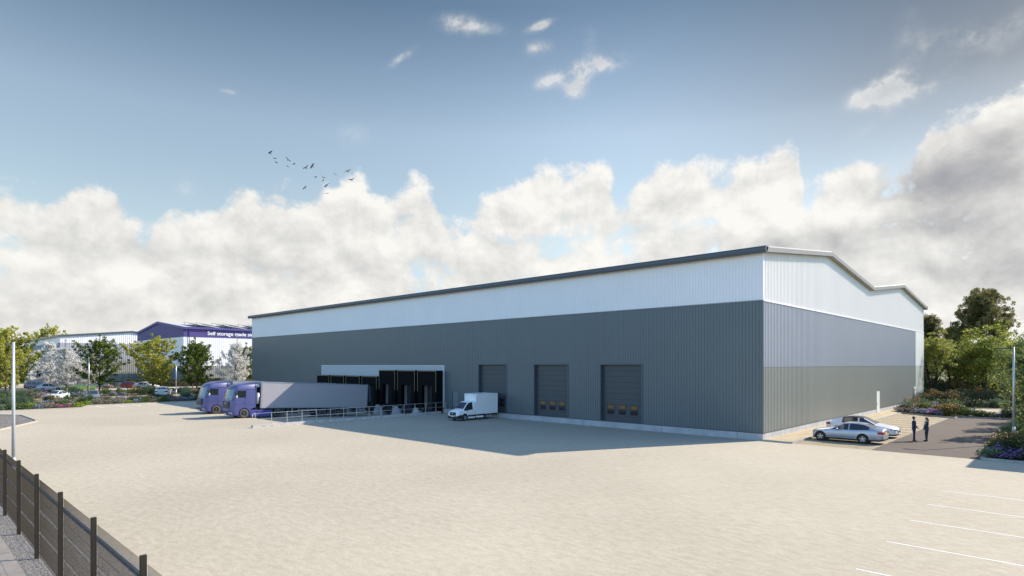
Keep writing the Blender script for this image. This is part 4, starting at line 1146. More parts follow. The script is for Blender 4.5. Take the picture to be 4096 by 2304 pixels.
rt_('dense_tree', 4000, 135, T_d, 1.15, 'dark dense tree below the big pine', 2.9, 1.3)
rt_('dense_tree', 3700, 122, T_d, .95, 'dark dense tree behind the forked trunk', 5, 1.2)
rt_('dense_tree', 4150, 110, T_m, 1.0, 'yellow green tree furthest right behind the dense ones', 5, 1.2)
for k, (x, y) in enumerate(((14.0,16.9),(14.1,25.3),(14.3,33.3))):
    put_tree('upright_tree', T_s, x, y, k*1.3, 1.12, ('upright young tree in the shaded bed, nearest of its row', 'upright young tree in the shaded bed, middle of its row', 'upright young tree in the shaded bed, furthest of its row')[k], 'row of upright young trees by the road')

# ------------------------------------------------------------------ shrubs and flowers
S_green = leaf_mat('shrub_green', (.045,.08,.02), (.09,.14,.035), (.15,.20,.06), .3)
S_lime = leaf_mat('shrub_lime', (.12,.19,.02), (.22,.30,.035), (.30,.36,.06), .3)
S_grey = leaf_mat('shrub_grey', (.13,.125,.09), (.23,.21,.16), (.33,.30,.23), .2)
S_dark = leaf_mat('shrub_dark', (.02,.04,.014), (.045,.07,.025), (.08,.10,.035), .2)
S_sage = leaf_mat('shrub_sage', (.10,.15,.085), (.17,.23,.13), (.24,.30,.18), .3)
F_pink = leaf_mat('pink_petals', (.42,.08,.24), (.52,.15,.34), (.60,.28,.45), .3)
F_purple = leaf_mat('purple_petals', (.15,.07,.28), (.24,.13,.36), (.36,.25,.46), .3)
F_blue = leaf_mat('lilac_blue_petals', (.20,.22,.46), (.34,.36,.56), (.50,.52,.66), .3)
F_orange = leaf_mat('orange_petals', (.34,.11,.05), (.34,.19,.08), (.22,.15,.05), .3)
F_rose = leaf_mat('pale_pink_petals', (.50,.30,.38), (.56,.40,.46), (.60,.50,.52), .3)
def shrub(seed, r, h, leafm, n, size, flower=None, nf=0, fs=.1, spiky=0, lump=7):
    rnd = random.Random(seed); lf = MB(); fl = MB()
    lumps = [(rnd.uniform(-.55,.55)*r, rnd.uniform(-.55,.55)*r, rnd.uniform(.45,.95), rnd.uniform(.45,.8)) for _ in range(lump)]
    for x, y, hz, rr in lumps:
        for _ in range(n//lump):
            a = rnd.uniform(0, 6.28); q = math.sqrt(rnd.random())*rr*r; z = rnd.random()
            px, py = x+math.cos(a)*q, y+math.sin(a)*q
            zz = h*hz*math.sqrt(max(0, 1-(q/(rr*r+.001))**2*.9))*(z**.45)
            d = Vector((rnd.gauss(0,.6), rnd.gauss(0,.6), 1.2 if spiky else rnd.gauss(.2,.7))).normalized()
            if spiky:
                w = d.orthogonal().normalized(); s = size*rnd.uniform(1.2,2.4); p = Vector((px*.6,py*.6,zz*.55))
                lf.add([p-w*size*.12, p+w*size*.12, p+d*s], [(0,1,2)])
            else:
                u = d.orthogonal().normalized(); w = d.cross(u); s = size*rnd.uniform(.6,1.3); p = Vector((px,py,zz+.02))
                lf.add([p-u*s*.5, p+w*s*.35, p+u*s*.5, p-w*s*.35], [(0,1,2,3)])
    for _ in range(nf):
        x, y, hz, rr = rnd.choice(lumps); a = rnd.uniform(0, 6.28); q = math.sqrt(rnd.random())*rr*r
        zz = h*hz*math.sqrt(max(0, 1-(q/(rr*r+.001))**2*.9))*rnd.uniform(.85,1.12)+.03
        p = Vector((x+math.cos(a)*q, y+math.sin(a)*q, zz)); s = fs*rnd.uniform(.6,1.3)
        d = Vector((rnd.gauss(0,.5), rnd.gauss(0,.5), 1)).normalized(); u = d.orthogonal().normalized(); w = d.cross(u)
        fl.add([p-u*s*.5, p+w*s*.5, p+u*s*.5, p-w*s*.5], [(0,1,2,3)])
    return lf.mesh('foliage', leafm), (fl.mesh('blossoms', flower) if flower else None)
KINDS = {
 'green': (shrub(1,.8,.9,S_green,900,.13), 'shrub', 'leafy mid green shrub'),
 'lime': (shrub(2,.85,.62,S_lime,1000,.11), 'shrub', 'low lime green mound'),
 'grey': (shrub(3,.75,.75,S_grey,900,.11), 'shrub', 'grey brown twiggy shrub'),
 'dark': (shrub(4,.8,.95,S_dark,900,.12), 'shrub', 'dark bushy evergreen shrub'),
 'grass': (shrub(5,.8,1.0,S_sage,520,.42,spiky=1), 'ornamental grass', 'spiky clump of ornamental grass'),
 'sage': (shrub(6,.7,.85,S_sage,850,.12), 'shrub', 'grey green leafy shrub'),
 'pink': (shrub(7,.75,.62,S_green,600,.11,F_pink,330,.11), 'flowering shrub', 'low mound with pink magenta flowers'),
 'purple': (shrub(8,.8,.66,S_dark,600,.11,F_purple,330,.11), 'flowering shrub', 'rounded plant covered in purple flowers'),
 'blue': (shrub(9,.8,.65,S_green,600,.11,F_blue,330,.11), 'flowering shrub', 'rounded plant covered in lilac blue flowers'),
 'orange': (shrub(10,.85,1.1,S_green,850,.12,F_orange,380,.11), 'flowering shrub', 'tall shrub flecked with orange flowers'),
 'rose': (shrub(11,.7,.55,S_green,500,.10,F_rose,330,.12), 'flowering shrub', 'low plant with pale pink flowers'),
 'russet': (shrub(12,1.4,2.2,L_brown,1300,.20), 'bush', 'russet brown and green undergrowth bush'),
 'hedgebush': (shrub(13,1.6,2.3,S_dark,1400,.20), 'bush', 'dark green undergrowth bush'),
}
SN = {'grass': 'ornamental_grass', 'russet': 'undergrowth_bush', 'hedgebush': 'undergrowth_bush'}
rs = random.Random(99)
def plant(kind, x, y, s, where, z=.08, label=None):
    (lf, fl), cat, desc = KINDS[kind]
    nm = SN.get(kind, 'flowering_shrub' if fl else 'shrub')
    lab = label or (desc+' '+where); grp = desc+' '+where
    rot = rs.uniform(0, 6.28); sz = s*rs.uniform(.85,1.15)
    if fl:
        t = thing(nm, (x,y,z), lab, cat, rot, grp); t.scale = (s,s,sz)
        for n_, me in (('foliage', lf), ('blossoms', fl)):
            o = bpy.data.objects.new(n_, me); col.objects.link(o); o.parent = t
    else:
        o = bpy.data.objects.new(nm, lf); col.objects.link(o); o.location = (x,y,z); o.rotation_euler.z = rot; o.scale = (s,s,sz)
        tag(o, lab, cat, grp, 'thing')

# beds
def bed(name, pts, label):
    mb = MB(); mb.prism(pts, -.05, .08); struct(mb.build(name, M_soil), label)
bed('front_planting_bed', [(-75.6,-45),(-75.6,-27.4),(-79.9,-26.9),(-79.9,6),(-93.2,6),(-93.2,-45)], 'soil of the long planting bed left of the yard')
kerbline('front_bed_kerb', [(-75.6,-45),(-75.6,-27.4),(-79.9,-26.9),(-79.9,6)], M_kerb, .18, .13, 'kerb along the left planting bed')
sheet('left_parking', rect(-106,-93.2,-60,6), .006, M_block)
mb = MB()
for k in range(14): mb.quad((-106,-40+2.6*k,.011),(-94,-40+2.6*k,.011),(-94,-39.88+2.6*k,.011),(-106,-39.88+2.6*k,.011))
struct(mb.build('left_bay_lines', M_line))
bed('middle_planting_bed', rect(-111.5,-106,-60,20), 'soil of the bed behind the parked cars')
sheet('footpath', rect(-114.5,-111.5,-60,20), .01, M_path, 'pale footpath between the beds')
bed('rear_planting_bed', rect(-121.5,-114.5,-60,20), 'soil of the bed with the young trees')
sheet('access_road', rect(-136,-121.5,-60,40), .004, M_asph, 'dark access road beyond the beds')
sheet('far_parking', rect(-146,-136,-20,40), .006, M_path)
sheet('far_road', rect(-165,-146,-60,8), .004, M_asph)
sheet('far_forecourt', rect(-202,-165,-60,8.4), .004, M_path)
sheet('far_car_park', rect(-146,-136,-60,-20), .004, M_asph)
mb = MB(); mb.prism([(-138,-17),(-148,-22),(-165,-19),(-160,-13),(-146,-12)], 0, .7)
struct(mb.build('grass_bank', M_grass), 'mown grass bank by the blue car')
wl = 'in the left front planting bed'
kx = ['green','lime','grey','grass','sage','pink','blue','orange','rose','dark','green','grey','lime','sage','green','grey','dark','grass']
r2 = random.Random(5)
# along the kerb: hand ordered from left to right as seen
x0 = -76.5
seq = [(-44.0,'green'),(-42.6,'rose'),(-41.2,'lime'),(-39.8,'orange'),(-38.6,'green'),(-37.3,'rose'),(-36.2,'grey'),(-35.0,'sage'),(-33.9,'green'),(-32.8,'green'),(-31.7,'blue'),(-30.8,'grey'),(-29.8,'pink'),(-28.7,'pink')]
for y, k in seq: plant(k, x0+r2.uniform(-.15,.15), y, 1.05, wl)
plant('lime', -76.9, -28.0, 1.35, wl)
seq = [(-26.0,'lime'),(-24.9,'grey'),(-23.6,'grey'),(-22.3,'grey'),(-21.0,'lime'),(-20.0,'blue'),(-18.9,'green'),(-17.7,'grey'),(-16.6,'green'),(-15.5,'grey'),(-14.6,'grey'),(-13.5,'blue'),(-12.5,'blue'),(-11.5,'green'),(-10.4,'dark'),(-9.3,'purple'),(-8.3,'lime'),(-7.2,'lime'),(-6.2,'green'),(-5.0,'dark'),(-3.8,'dark'),(-2.5,'green'),(-1.2,'sage'),(0.2,'dark'),(1.6,'green')]
for y, k in seq: plant(k, -80.9+r2.uniform(-.15,.15), y, 1.05, wl)
for row, xr in enumerate((-78.2,-80.0)):
    y = -44.0+row*.6
    while y < -27.5:
        plant(r2.choice(kx), xr+r2.uniform(-.5,.5), y, r2.uniform(.95,1.35), wl); y += 1.5
for row, xr in enumerate((-82.8,-85.0,-87.4,-90.0)):
    y = -44.0+row*.7
    while y < 3:
        if r2.random() < .78: plant(r2.choice(kx if row < 3 else ['green','grass','orange','grey','green','dark']), xr+r2.uniform(-.7,.7), y+r2.uniform(-.5,.5), r2.uniform(.95,1.45), wl)
        y += 2.2
wm = 'in the bed behind the parked cars'
for xr in (-107.2,-109.8):
    y = -44
    while y < 12: plant(r2.choice(['green','grass','grey','dark','orange','blue']), xr+r2.uniform(-.5,.5), y+r2.uniform(-.5,.5), r2.uniform(1.0,1.5), wm); y += 2.4
wr_ = 'in the far bed under the young trees'
for xr in (-115.5,-118.2):
    y = -44
    while y < 14: plant(r2.choice(['pink','lime','blue','rose','purple','green','dark','pink']), xr+r2.uniform(-.6,.6), y+r2.uniform(-.5,.5), r2.uniform(1.1,1.5), wr_); y += 2.6
# clipped hedge by the storage building: box of leaves
def hedge(name, x0, x1, y0, y1, h, label):
    rnd = random.Random(3); mb = MB(); n = int((x1-x0+y1-y0)*90)
    for _ in range(n):
        f = rnd.random()
        p = Vector((rnd.uniform(x0,x1), rnd.uniform(y0,y1), h+rnd.uniform(-.12,.05))) if f < .4 else Vector((x1+rnd.uniform(-.15,.05), rnd.uniform(y0,y1), rnd.uniform(0,h))) if f < .75 else Vector((rnd.uniform(x0,x1), y0+rnd.uniform(-.05,.15), rnd.uniform(0,h)))
        d = Vector((rnd.gauss(0,1),rnd.gauss(0,1),rnd.gauss(0,1))).normalized(); u = d.orthogonal().normalized(); w = d.cross(u); s = rnd.uniform(.2,.4)
        mb.add([p-u*s*.5,p+w*s*.4,p+u*s*.5,p-w*s*.4],[(0,1,2,3)])
    t = thing(name, (0,0,0), label, 'hedge'); mb.build('foliage', L_hedge, t)
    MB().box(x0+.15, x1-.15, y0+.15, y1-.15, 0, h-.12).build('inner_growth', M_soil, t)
L_hedge = leaf_mat('hedge_leaves', (.015,.05,.008), (.03,.085,.014), (.05,.12,.02), .2)
hedge('clipped_hedge', -149.5, -147.8, -5, 34, 1.9, 'clipped dark green hedge before the storage building')
for k, (x, y) in enumerate(((-150.5,-8),(-147,-9.5))): plant('rose' if k else 'dark', x, y, 1.6, 'by the end of the clipped hedge')

# right-hand beds
bed('flower_bed', [(1.75,35.6),(7.35,31.9),(7.5,33.5),(5.6,36.4),(5.4,50),(.6,50),(1.0,40)], 'soil of the colourful flower bed at the end of the bays')
kerbline('flower_bed_kerb', [(1.0,36.1),(7.35,31.85),(7.6,33.5),(12.6,33.95)], M_kerbd, .16, .14, 'grey kerb round the flower bed')
bed('rear_strip', [(7.6,33.6),(13.5,34.0),(13.5,36.3),(5.7,36.3)], 'planting strip behind the road end')
bed('corner_bed', [(12.75,.15),(24,.15),(24,34),(12.75,34)], 'shaded planting bed at the right edge')
kerbline('corner_bed_kerb', [(24,.02),(12.66,.02),(12.66,33.9)], M_kerbd, .17, .14, 'grey kerb of the shaded corner bed')
wf = 'in the flower bed by the gable wall'
for k, x, y, s in (('dark',2.3,37.0,1.4),('rose',2.2,35.95,1.0),('grey',3.1,35.9,1.1),('blue',3.7,34.95,1.0),('pink',4.2,35.6,1.25),('pink',5.0,35.0,1.2),('blue',4.6,34.35,1.0),('purple',5.4,33.95,1.0),('blue',5.9,33.5,.85),('orange',6.2,34.5,1.35),('orange',6.9,33.5,1.15),('russet',6.6,35.2,.5),
                   ('green',7.35,34.3,1.25),('sage',2.6,38.6,1.3),('orange',3.5,37.6,1.2),('grass',3.2,39.6,1.3),('green',4.4,37.2,1.3),('grey',1.7,39.5,1.1),('orange',5.2,36.6,1.2),('blue',5.0,38.2,1.1),('sage',4.0,40.0,1.3),('orange',2.7,41.5,1.4),('purple',4.6,42.0,1.3),('grey',3.6,43.5,1.3),
                   ('blue',2.0,45.0,1.3),('dark',4.9,44.6,1.4),('sage',3.2,47.0,1.3),('green',4.8,47.6,1.5),('orange',1.6,48.2,1.4),('grass',1.5,42.6,1.2),('green',5.9,37.6,1.2),('dark',6.1,40.5,1.3),('green',6.0,43.5,1.3)):
    plant(k, x, y, s, wf)
wst = 'in the strip along the end of the road'
for k, x, y, s in (('sage',8.2,34.6,1.25),('green',9.0,34.5,.9),('grey',9.2,35.4,.8),('dark',9.9,34.55,1.0),('blue',10.7,34.6,1.0),('grass',11.3,34.7,1.0),('purple',11.6,34.6,.7),('dark',12.2,34.9,1.25),('green',12.9,34.5,1.1),('orange',13.3,34.4,.9)):
    plant(k, x, y, s, wst)
wc = 'in the shaded bed at the right edge'
for k, x, y, s in (('sage',13.05,.95,1.0),('purple',13.6,2.0,1.05),('purple',14.0,.9,.95),('blue',14.9,1.6,1.0),('dark',14.7,2.6,1.1),('dark',13.3,3.2,1.1),('orange',13.1,4.2,1.1),('dark',14.2,3.6,1.1),('orange',13.3,5.6,1.15),('green',14.3,5.2,1.1),('dark',14.0,6.8,1.2),('rose',13.2,7.2,.9),('dark',13.4,8.4,1.2),
                   ('green',14.4,8.6,1.3),('dark',13.9,10.2,1.1),('grey',13.2,11.6,1.0),('lime',14.4,11.9,1.0),('green',13.8,13.4,1.2),('grass',13.1,14.6,1.1),('sage',13.7,17.6,1.2),('grass',13.2,19.2,1.1),('dark',14.2,20.4,1.4),('sage',13.4,22,1.2),('green',14,23.6,1.4),('dark',13.5,26.4,1.4),('green',14,28.4,1.5),('dark',13.6,30.4,1.4),('green',13.7,32,1.5),
                   ('dark',15.4,.9,1.2),('green',15.3,4.3,1.3),('orange',15.2,3.1,1.1),('dark',15.5,6.4,1.4),('dark',15.6,9.6,1.6),('green',15.4,14.0,1.6),('dark',15.6,18.0,1.8)):
    plant(k, x, y, s, wc)
wu = 'in the undergrowth behind the rear fence'
r3 = random.Random(8)
for i in range(30):
    px = 3690+i*15.5; Y = r3.uniform(80, 88)
    x, y = at(px, Y); plant('russet' if r3.random() < .55 else 'hedgebush', x, y, r3.uniform(.85,1.25), wu, 0)
for i in range(24):
    px = 3690+i*20; Y = r3.uniform(94, 104)
    x, y = at(px, Y); plant('hedgebush' if r3.random() < .7 else 'russet', x, y, r3.uniform(1.4,2.0), wu, 0)
for i in range(14):
    x, y = at(3760+i*26, 76.5+r3.uniform(-.6,.6)); plant(r3.choice(['dark','green','sage','dark']), x, y, r3.uniform(1.1,1.6), 'at the foot of the rear fence', 0)

# overhead cables, far behind the trees
x0_, y0_ = at(3900, 260); x1_, y1_ = at(4300, 200)
for z0, z1, lb in ((22.6,25.3,'upper'),(21.4,23.4,'lower')):
    mb = MB(); n = 12
    for k in range(n):
        f0, f1 = k/n, (k+1)/n; q = lambda f: (x0_+(x1_-x0_)*f, y0_+(y1_-y0_)*f, z0+(z1-z0)*f-1.0*math.sin(math.pi*f))
        mb.tube(q(f0), q(f1), .035, n=5)
    tag(mb.build('power_line', M_plastic), 'thin '+lb+' overhead cable in the sky right of the pine', 'power line')

# ------------------------------------------------------------------ people
def skin_mesh(joints, bones, sub=2):
    """joints: {name: (xyz, radius)}, bones: pairs; one continuous skinned surface rooted at the pelvis"""
    names = list(joints); idx = {n: i for i, n in enumerate(names)}
    me = bpy.data.meshes.new('fig'); me.from_pydata([joints[n][0] for n in names], [(idx[a], idx[b]) for a, b in bones], []); me.update()
    o = bpy.data.objects.new('fig', me); col.objects.link(o)
    o.modifiers.new('s', 'SKIN'); sv = me.skin_vertices[0].data
    for i, n in enumerate(names):
        r = joints[n][1]; sv[i].radius = r if isinstance(r, tuple) else (r, r); sv[i].use_root = (n == 'pelvis')
    m = o.modifiers.new('u', 'SUBSURF'); m.levels = sub; m.render_levels = sub
    bpy.context.view_layer.update()
    out = bpy.data.meshes.new_from_object(o.evaluated_get(bpy.context.evaluated_depsgraph_get()))
    bpy.data.objects.remove(o)
    return out
def person(loc, rz, suit, hair_m, female, arms, h, label, stance):
    """faces local +x"""
    t = thing('person', loc, label, 'person', rz); t.scale = (h/1.8,)*3
    sh = .185 if not female else .16
    J = {'pelvis': ((0,0,.96),(.125,.155)), 'waist': ((.01,0,1.10),(.10,.135)), 'chest': ((0,0,1.30),(.12,.165)), 'neckb': ((-.01,0,1.47),(.07,.09)), 'neck': ((.0,0,1.545),.05),
         'head': ((.015,0,1.64),(.082,.072)), 'crown': ((.01,0,1.735),(.075,.066))}
    B = [('pelvis','waist'),('waist','chest'),('chest','neckb'),('neckb','neck'),('neck','head'),('head','crown')]
    for s, nm in ((1,'l'),(-1,'r')):
        fx = stance[0] if s > 0 else stance[1]
        J['hip'+nm] = ((0,s*.095,.90),.105); J['knee'+nm] = ((fx*.5+.01,s*.105,.50),.07); J['ank'+nm] = ((fx,s*.11,.10),.052); J['toe'+nm] = ((fx+.16,s*.125,.035),(.035,.045)); J['heel'+nm] = ((fx-.03,s*.11,.045),(.04,.04))
        B += [('pelvis','hip'+nm),('hip'+nm,'knee'+nm),('knee'+nm,'ank'+nm),('ank'+nm,'heel'+nm),('heel'+nm,'toe'+nm)]
        el, wr, hd = arms[nm]
        J['sh'+nm] = ((-.01,s*sh,1.44),.066); J['el'+nm] = (el,.05); J['wr'+nm] = (wr,.034); J['ha'+nm] = (tuple(wr[i]+(hd[i]-wr[i])*.55 for i in range(3)),(.022,.036))
        B += [('neckb','sh'+nm),('sh'+nm,'el'+nm),('el'+nm,'wr'+nm),('wr'+nm,'ha'+nm)]
        d = Vector(hd)-Vector(wr); d.normalize(); side = d.cross(Vector((0,0,1)) if abs(d.z) < .9 else Vector((1,0,0))).normalized(); dn = d.cross(side)
        for k in range(4):
            b0 = Vector(J['ha'+nm][0])+side*(.027*(k-1.5)/1.5)+d*.02; Lf = (.062,.075,.07,.055)[k]
            p1 = b0+d*Lf*.55+dn*.006; p2 = p1+(d+dn*.5).normalized()*Lf*.5
            J['f%d'%k+nm] = (tuple(b0),.009); J['g%d'%k+nm] = (tuple(p1),.0085); J['h%d'%k+nm] = (tuple(p2),.007)
            B += [('ha'+nm,'f%d'%k+nm),('f%d'%k+nm,'g%d'%k+nm),('g%d'%k+nm,'h%d'%k+nm)]
        th = Vector(wr)+(Vector(J['ha'+nm][0])-Vector(wr))*.4
        q1 = th+side*(-.035*s)+d*.03; q2 = q1+(d-side*.35*s).normalized()*.035
        J['t0'+nm] = (tuple(q1),.010); J['t1'+nm] = (tuple(q2),.008)
        B += [('wr'+nm,'t0'+nm),('t0'+nm,'t1'+nm)]
    me = skin_mesh(J, B, 2)
    for m in (suit, M_skin, M_shoe, M_shirt): me.materials.append(m)
    wrl, wrr = Vector(arms['l'][1]), Vector(arms['r'][1])
    for p in me.polygons:
        p.use_smooth = True; c = p.center; k = 0
        if c.z > 1.535: k = 1
        elif c.z > 1.49 and abs(c.y) < .08: k = 3
        elif c.z < .095: k = 2
        elif 1.28 < c.z < 1.5 and c.x > .085 and abs(c.y) < .045: k = 3
        for nm, w in (('l', wrl), ('r', wrr)):
            dd = (Vector(arms[nm][2])-w).normalized()
            if (c-w).length < .24 and (c-w).dot(dd) > .012: k = 1
        p.material_index = k
    bo = bpy.data.objects.new('body', me); col.objects.link(bo); bo.parent = t
    # jacket skirt and lapels
    j = MB(); n = 20; prof = [(1.34,.135,.185),(1.2,.125,.165),(1.08,.118,.155),(.98,.135,.172),(.86,.142,.185)] if not female else [(1.34,.125,.165),(1.2,.11,.142),(1.1,.105,.135),(.98,.135,.168),(.84,.150,.182)]
    for z, rx, ryy in prof: j.v += [(rx*math.cos(2*math.pi*i/n), ryy*math.sin(2*math.pi*i/n), z) for i in range(n)]
    for a in range(len(prof)-1):
        for i in range(n): k = (i+1) % n; j.f.append((a*n+i, (a+1)*n+i, (a+1)*n+k, a*n+k)); j.m.append(0)
    j.build('jacket', suit, t, True)
    hm = MB()
    hm.ell((-.012,0,1.735),(.098,.088,.085),14,9); hm.ell((-.045,0,1.68),(.065,.082,.085),12,8)
    if female: hm.ell((-.085,0,1.58),(.055,.085,.15),12,8); hm.ell((-.105,0,1.45),(.045,.07,.12),12,8)
    hm.build('hair', hair_m, t, True)
    f = MB(); f.ell((.098,0,1.655),(.018,.012,.018),8,6); f.ell((.088,0,1.615),(.012,.024,.007),8,5)
    for s in (1, -1): f.ell((-.0,s*.078,1.665),(.018,.01,.03),8,6)
    f.build('face', M_skin, t, True)
    e = MB()
    for s in (1, -1): e.ell((.084,s*.03,1.69),(.008,.011,.006),6,4)
    e.build('eyes', M_shoe, t)
    for s in (1, -1):
        fx = stance[0] if s > 0 else stance[1]
        MB().ell((fx+.06,s*.118,.045),(.145,.052,.045),12,7).build('shoe', M_shoe, t, True)
    return t
# the man on the left of the picture faces the woman; the picture's right is world (0.72, 0.69)
person((8.05,7.36,.004), HEAD-.35, M_navy, M_hair, False,
       {'l': ((.02,.25,1.17),(.20,.20,1.05),(.30,.14,1.09)), 'r': ((-.0,-.26,1.17),(.16,-.24,.98),(.27,-.20,.92))}, 1.80,
       'dark haired man in a navy suit talking to the woman on the asphalt', (.06,-.05))
person((8.72,7.60+.35,.004), HEAD+math.pi-.15, M_teal, M_hairb, True,
       {'l': ((.03,.21,1.19),(.20,.17,1.17),(.31,.12,1.24)), 'r': ((.02,-.22,1.17),(.10,-.20,.93),(.16,-.17,.84))}, 1.74,
       'long haired woman in a dark teal trouser suit facing the man', (.04,-.03))

# ------------------------------------------------------------------ birds
birds = [((515,265),.35,1.15,'highest, leftmost bird of the flock'),((605,380),-.5,1.1,'upper one of the two birds just right of the leftmost bird'),((640,465),-.55,1.05,'lower one of the two birds just right of the leftmost bird'),
 ((885,405),-.75,1.15,'bird with broad wings above another in the middle left of the flock'),((1005,495),.1,.8,'very small bird between the left and middle of the flock'),((887,548),-.8,1.0,'bird directly below the broad winged one'),
 ((1260,570),.55,1.2,'gliding bird left of the wing-raised one'),((1385,535),1.0,1.1,'bird with one wing raised high in the middle of the flock'),((1450,770),-.2,.9,'bird left of the pair at the cloud edge'),
 ((1617,775),-.5,.95,'upper bird of the pair at the cloud edge'),((1617,833),.9,.95,'lower bird of the pair at the cloud edge'),((1850,700),-.9,1.0,'bird touching the top of the white cloud'),
 ((2130,638),.45,1.25,'rightmost high bird of the flock'),((2205,820),.3,1.2,'rightmost bird in front of the white cloud'),((1695,922),.5,1.0,'upper one of two overlapping birds before the cloud'),
 ((1665,955),.4,.85,'lower one of two overlapping birds before the cloud'),((1230,985),.6,1.05,'lowest bird left of the white cloud'),((1685,1103),.2,.95,'lowest bird of the flock in front of the cloud')]
rb = random.Random(2)
def bird_mesh(dihedral):
    m = MB(); m.ell((0,0,0),(.20,.055,.05),10,6); m.ell((.20,0,.015),(.055,.035,.035),8,5); m.tube((.24,0,.015),(.30,0,.005),.012,.002,5)
    m.add([(-.14,.03,0),(-.14,-.03,0),(-.34,-.08,.0),(-.31,0,.0),(-.34,.08,.0),(-.14,.03,-.01),(-.14,-.03,-.01),(-.34,-.08,-.01),(-.31,0,-.01),(-.34,.08,-.01)], [(0,1,2,3,4),(9,8,7,6,5)])
    for s, dh in ((1, dihedral), (-1, dihedral*.6)):
        z1 = math.sin(dh)*.28; y1 = math.cos(dh)*.28*s; z2 = z1+math.sin(dh*.2)*.26; y2 = y1+math.cos(dh*.2)*.26*s
        a = [(.10,.03*s,.01),(.14,y1,z1),(-.06,y2,z2),(-.10,y1,z1-.005),(-.08,.03*s,.01)]
        b = [(x,y,z-.012) for x,y,z in a]
        m.add(a+b, [(0,1,3,4),(1,2,3),(9,8,6,5),(8,7,6),(0,5,6,1),(1,6,7,2),(2,7,8,3),(3,8,9,4)])
    return m
for (zx, zy), roll, s, lab in birds:
    px, py = 980+zx/5.152, 560+zy/5.152; Y = 100+rb.uniform(-8,8); x, y = at(px, Y); z = 5.6+(HY-py)/FPX*Y
    o = bird_mesh(rb.uniform(.15,.75)).build('flying_bird', M_bird)
    o.location = (x,y,z); o.rotation_euler = (roll, rb.uniform(-.5,.1), HEAD-math.pi/2+rb.uniform(-.7,.5)); o.scale = (s*.95,)*3
    tag(o, lab, 'bird', 'birds flying above the clouds')

# ------------------------------------------------------------------ sun, sky, camera
SV = Vector((.5986, 1.2135, 1.0)).normalized()      # direction towards the sun, from the shadow of the eave corner
sun = bpy.data.lights.new('sun', 'SUN'); sun.energy = 5.0; sun.angle = R(.5); sun.color = (1, .885, .74)
so_ = bpy.data.objects.new('sun', sun); col.objects.link(so_); so_.rotation_euler = SV.to_track_quat('Z', 'Y').to_euler()
w = bpy.data.worlds.new('World'); sc.world = w; w.use_nodes = True; nt = w.node_tree; N = nt.nodes; Lk = nt.links.new
for n in list(N): N.remove(n)
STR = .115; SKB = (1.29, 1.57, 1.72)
out = N.new('ShaderNodeOutputWorld'); bg = N.new('ShaderNodeBackground'); bg.inputs[1].default_value = STR; Lk(bg.outputs[0], out.inputs[0])
sky = N.new('ShaderNodeTexSky'); sky.sky_type = 'NISHITA'; sky.sun_disc = False
sky.sun_elevation = math.asin(SV.z); sky.sun_rotation = math.atan2(SV.x, SV.y); sky.air_density = 1.0; sky.dust_density = .6; sky.ozone_density = 1.6; sky.altitude = 50
tc = N.new('ShaderNodeTexCoord')
def M(op, a, b=None, c=None, clamp=False):
    k = N.new('ShaderNodeMath'); k.operation = op; k.use_clamp = clamp
    for i, v in enumerate((a, b, c)):
        if v is None: continue
        if isinstance(v, (int, float)): k.inputs[i].default_value = v
        else: Lk(v, k.inputs[i])
    return k.outputs[0]
nrm = N.new('ShaderNodeVectorMath'); nrm.operation = 'NORMALIZE'; Lk(tc.outputs['Generated'], nrm.inputs[0])
rot = N.new('ShaderNodeVectorRotate'); rot.rotation_type = 'Z_AXIS'; rot.inputs['Angle'].default_value = -HEAD; Lk(nrm.outputs[0], rot.inputs[0])
sep = N.new('ShaderNodeSeparateXYZ'); Lk(rot.outputs[0], sep.inputs[0])
AZ = M('MULTIPLY', M('ARCTAN2', sep.outputs[0], sep.outputs[1]), 57.2958)       # compass bearing, degrees
EL = M('MULTIPLY', M('ARCSINE', sep.outputs[2]), 57.2958)                      # elevation, degrees
def ae(dx, dy):      # bearing and elevation of a point measured in the photograph
    X = (dx*1.59-CXP)/FPX; Z = (HY-dy*1.59)/FPX
    return math.degrees(math.atan(X)), math.degrees(math.atan(Z/math.sqrt(1+X*X)))
def noise(scale, det, rough, off=(0,0), sy=1.15, dist=0):
    cb = N.new('ShaderNodeCombineXYZ'); Lk(M('MULTIPLY_ADD', AZ, .1, off[0]), cb.inputs[0]); Lk(M('MULTIPLY_ADD', EL, .1*sy, off[1]), cb.inputs[1])
    n = N.new('ShaderNodeTexNoise'); n.noise_dimensions = '2D'; n.inputs['Scale'].default_value = scale; n.inputs['Detail'].default_value = det; n.inputs['Roughness'].default_value = rough; n.inputs['Distortion'].default_value = dist
    Lk(cb.outputs[0], n.inputs['Vector']); return n.outputs['Fac']
n1 = noise(1.7, 11, .60, (3.1, 7.7), 1.2, .12); n1s = noise(1.7, 11, .60, (3.15, 7.84), 1.2, .12); n2 = noise(.75, 5, .5, (11, 2)); n3 = noise(3.6, 8, .6, (1, 5))
top = [(0,455),(90,470),(150,470),(170,448),(250,462),(300,500),(345,545),(380,550),(430,535),(530,505),(620,480),(700,500),(790,485),(850,455),(885,430),(920,450),(960,465),(1005,458),(1045,448),(1085,468),(1115,520),(1160,545),(1205,490),(1240,470),(1300,445),(1370,425),(1460,425),(1530,445),(1560,500),(1600,470),(1620,430),(1700,412),(1800,412),(1880,395),(1960,375),(2000,352),(2030,470),(2080,430),(2180,425),(2280,432),(2330,330),(2400,280),(2480,235),(2576,200)]
fcv = N.new('ShaderNodeFloatCurve'); cv = fcv.mapping.curves[0]
pp = [(-70, 3), (-52, 17)] + [ae(x, y) for x, y in top] + [(50, 26), (70, 3)]
while len(cv.points) < len(pp): cv.points.new(.5, .5)
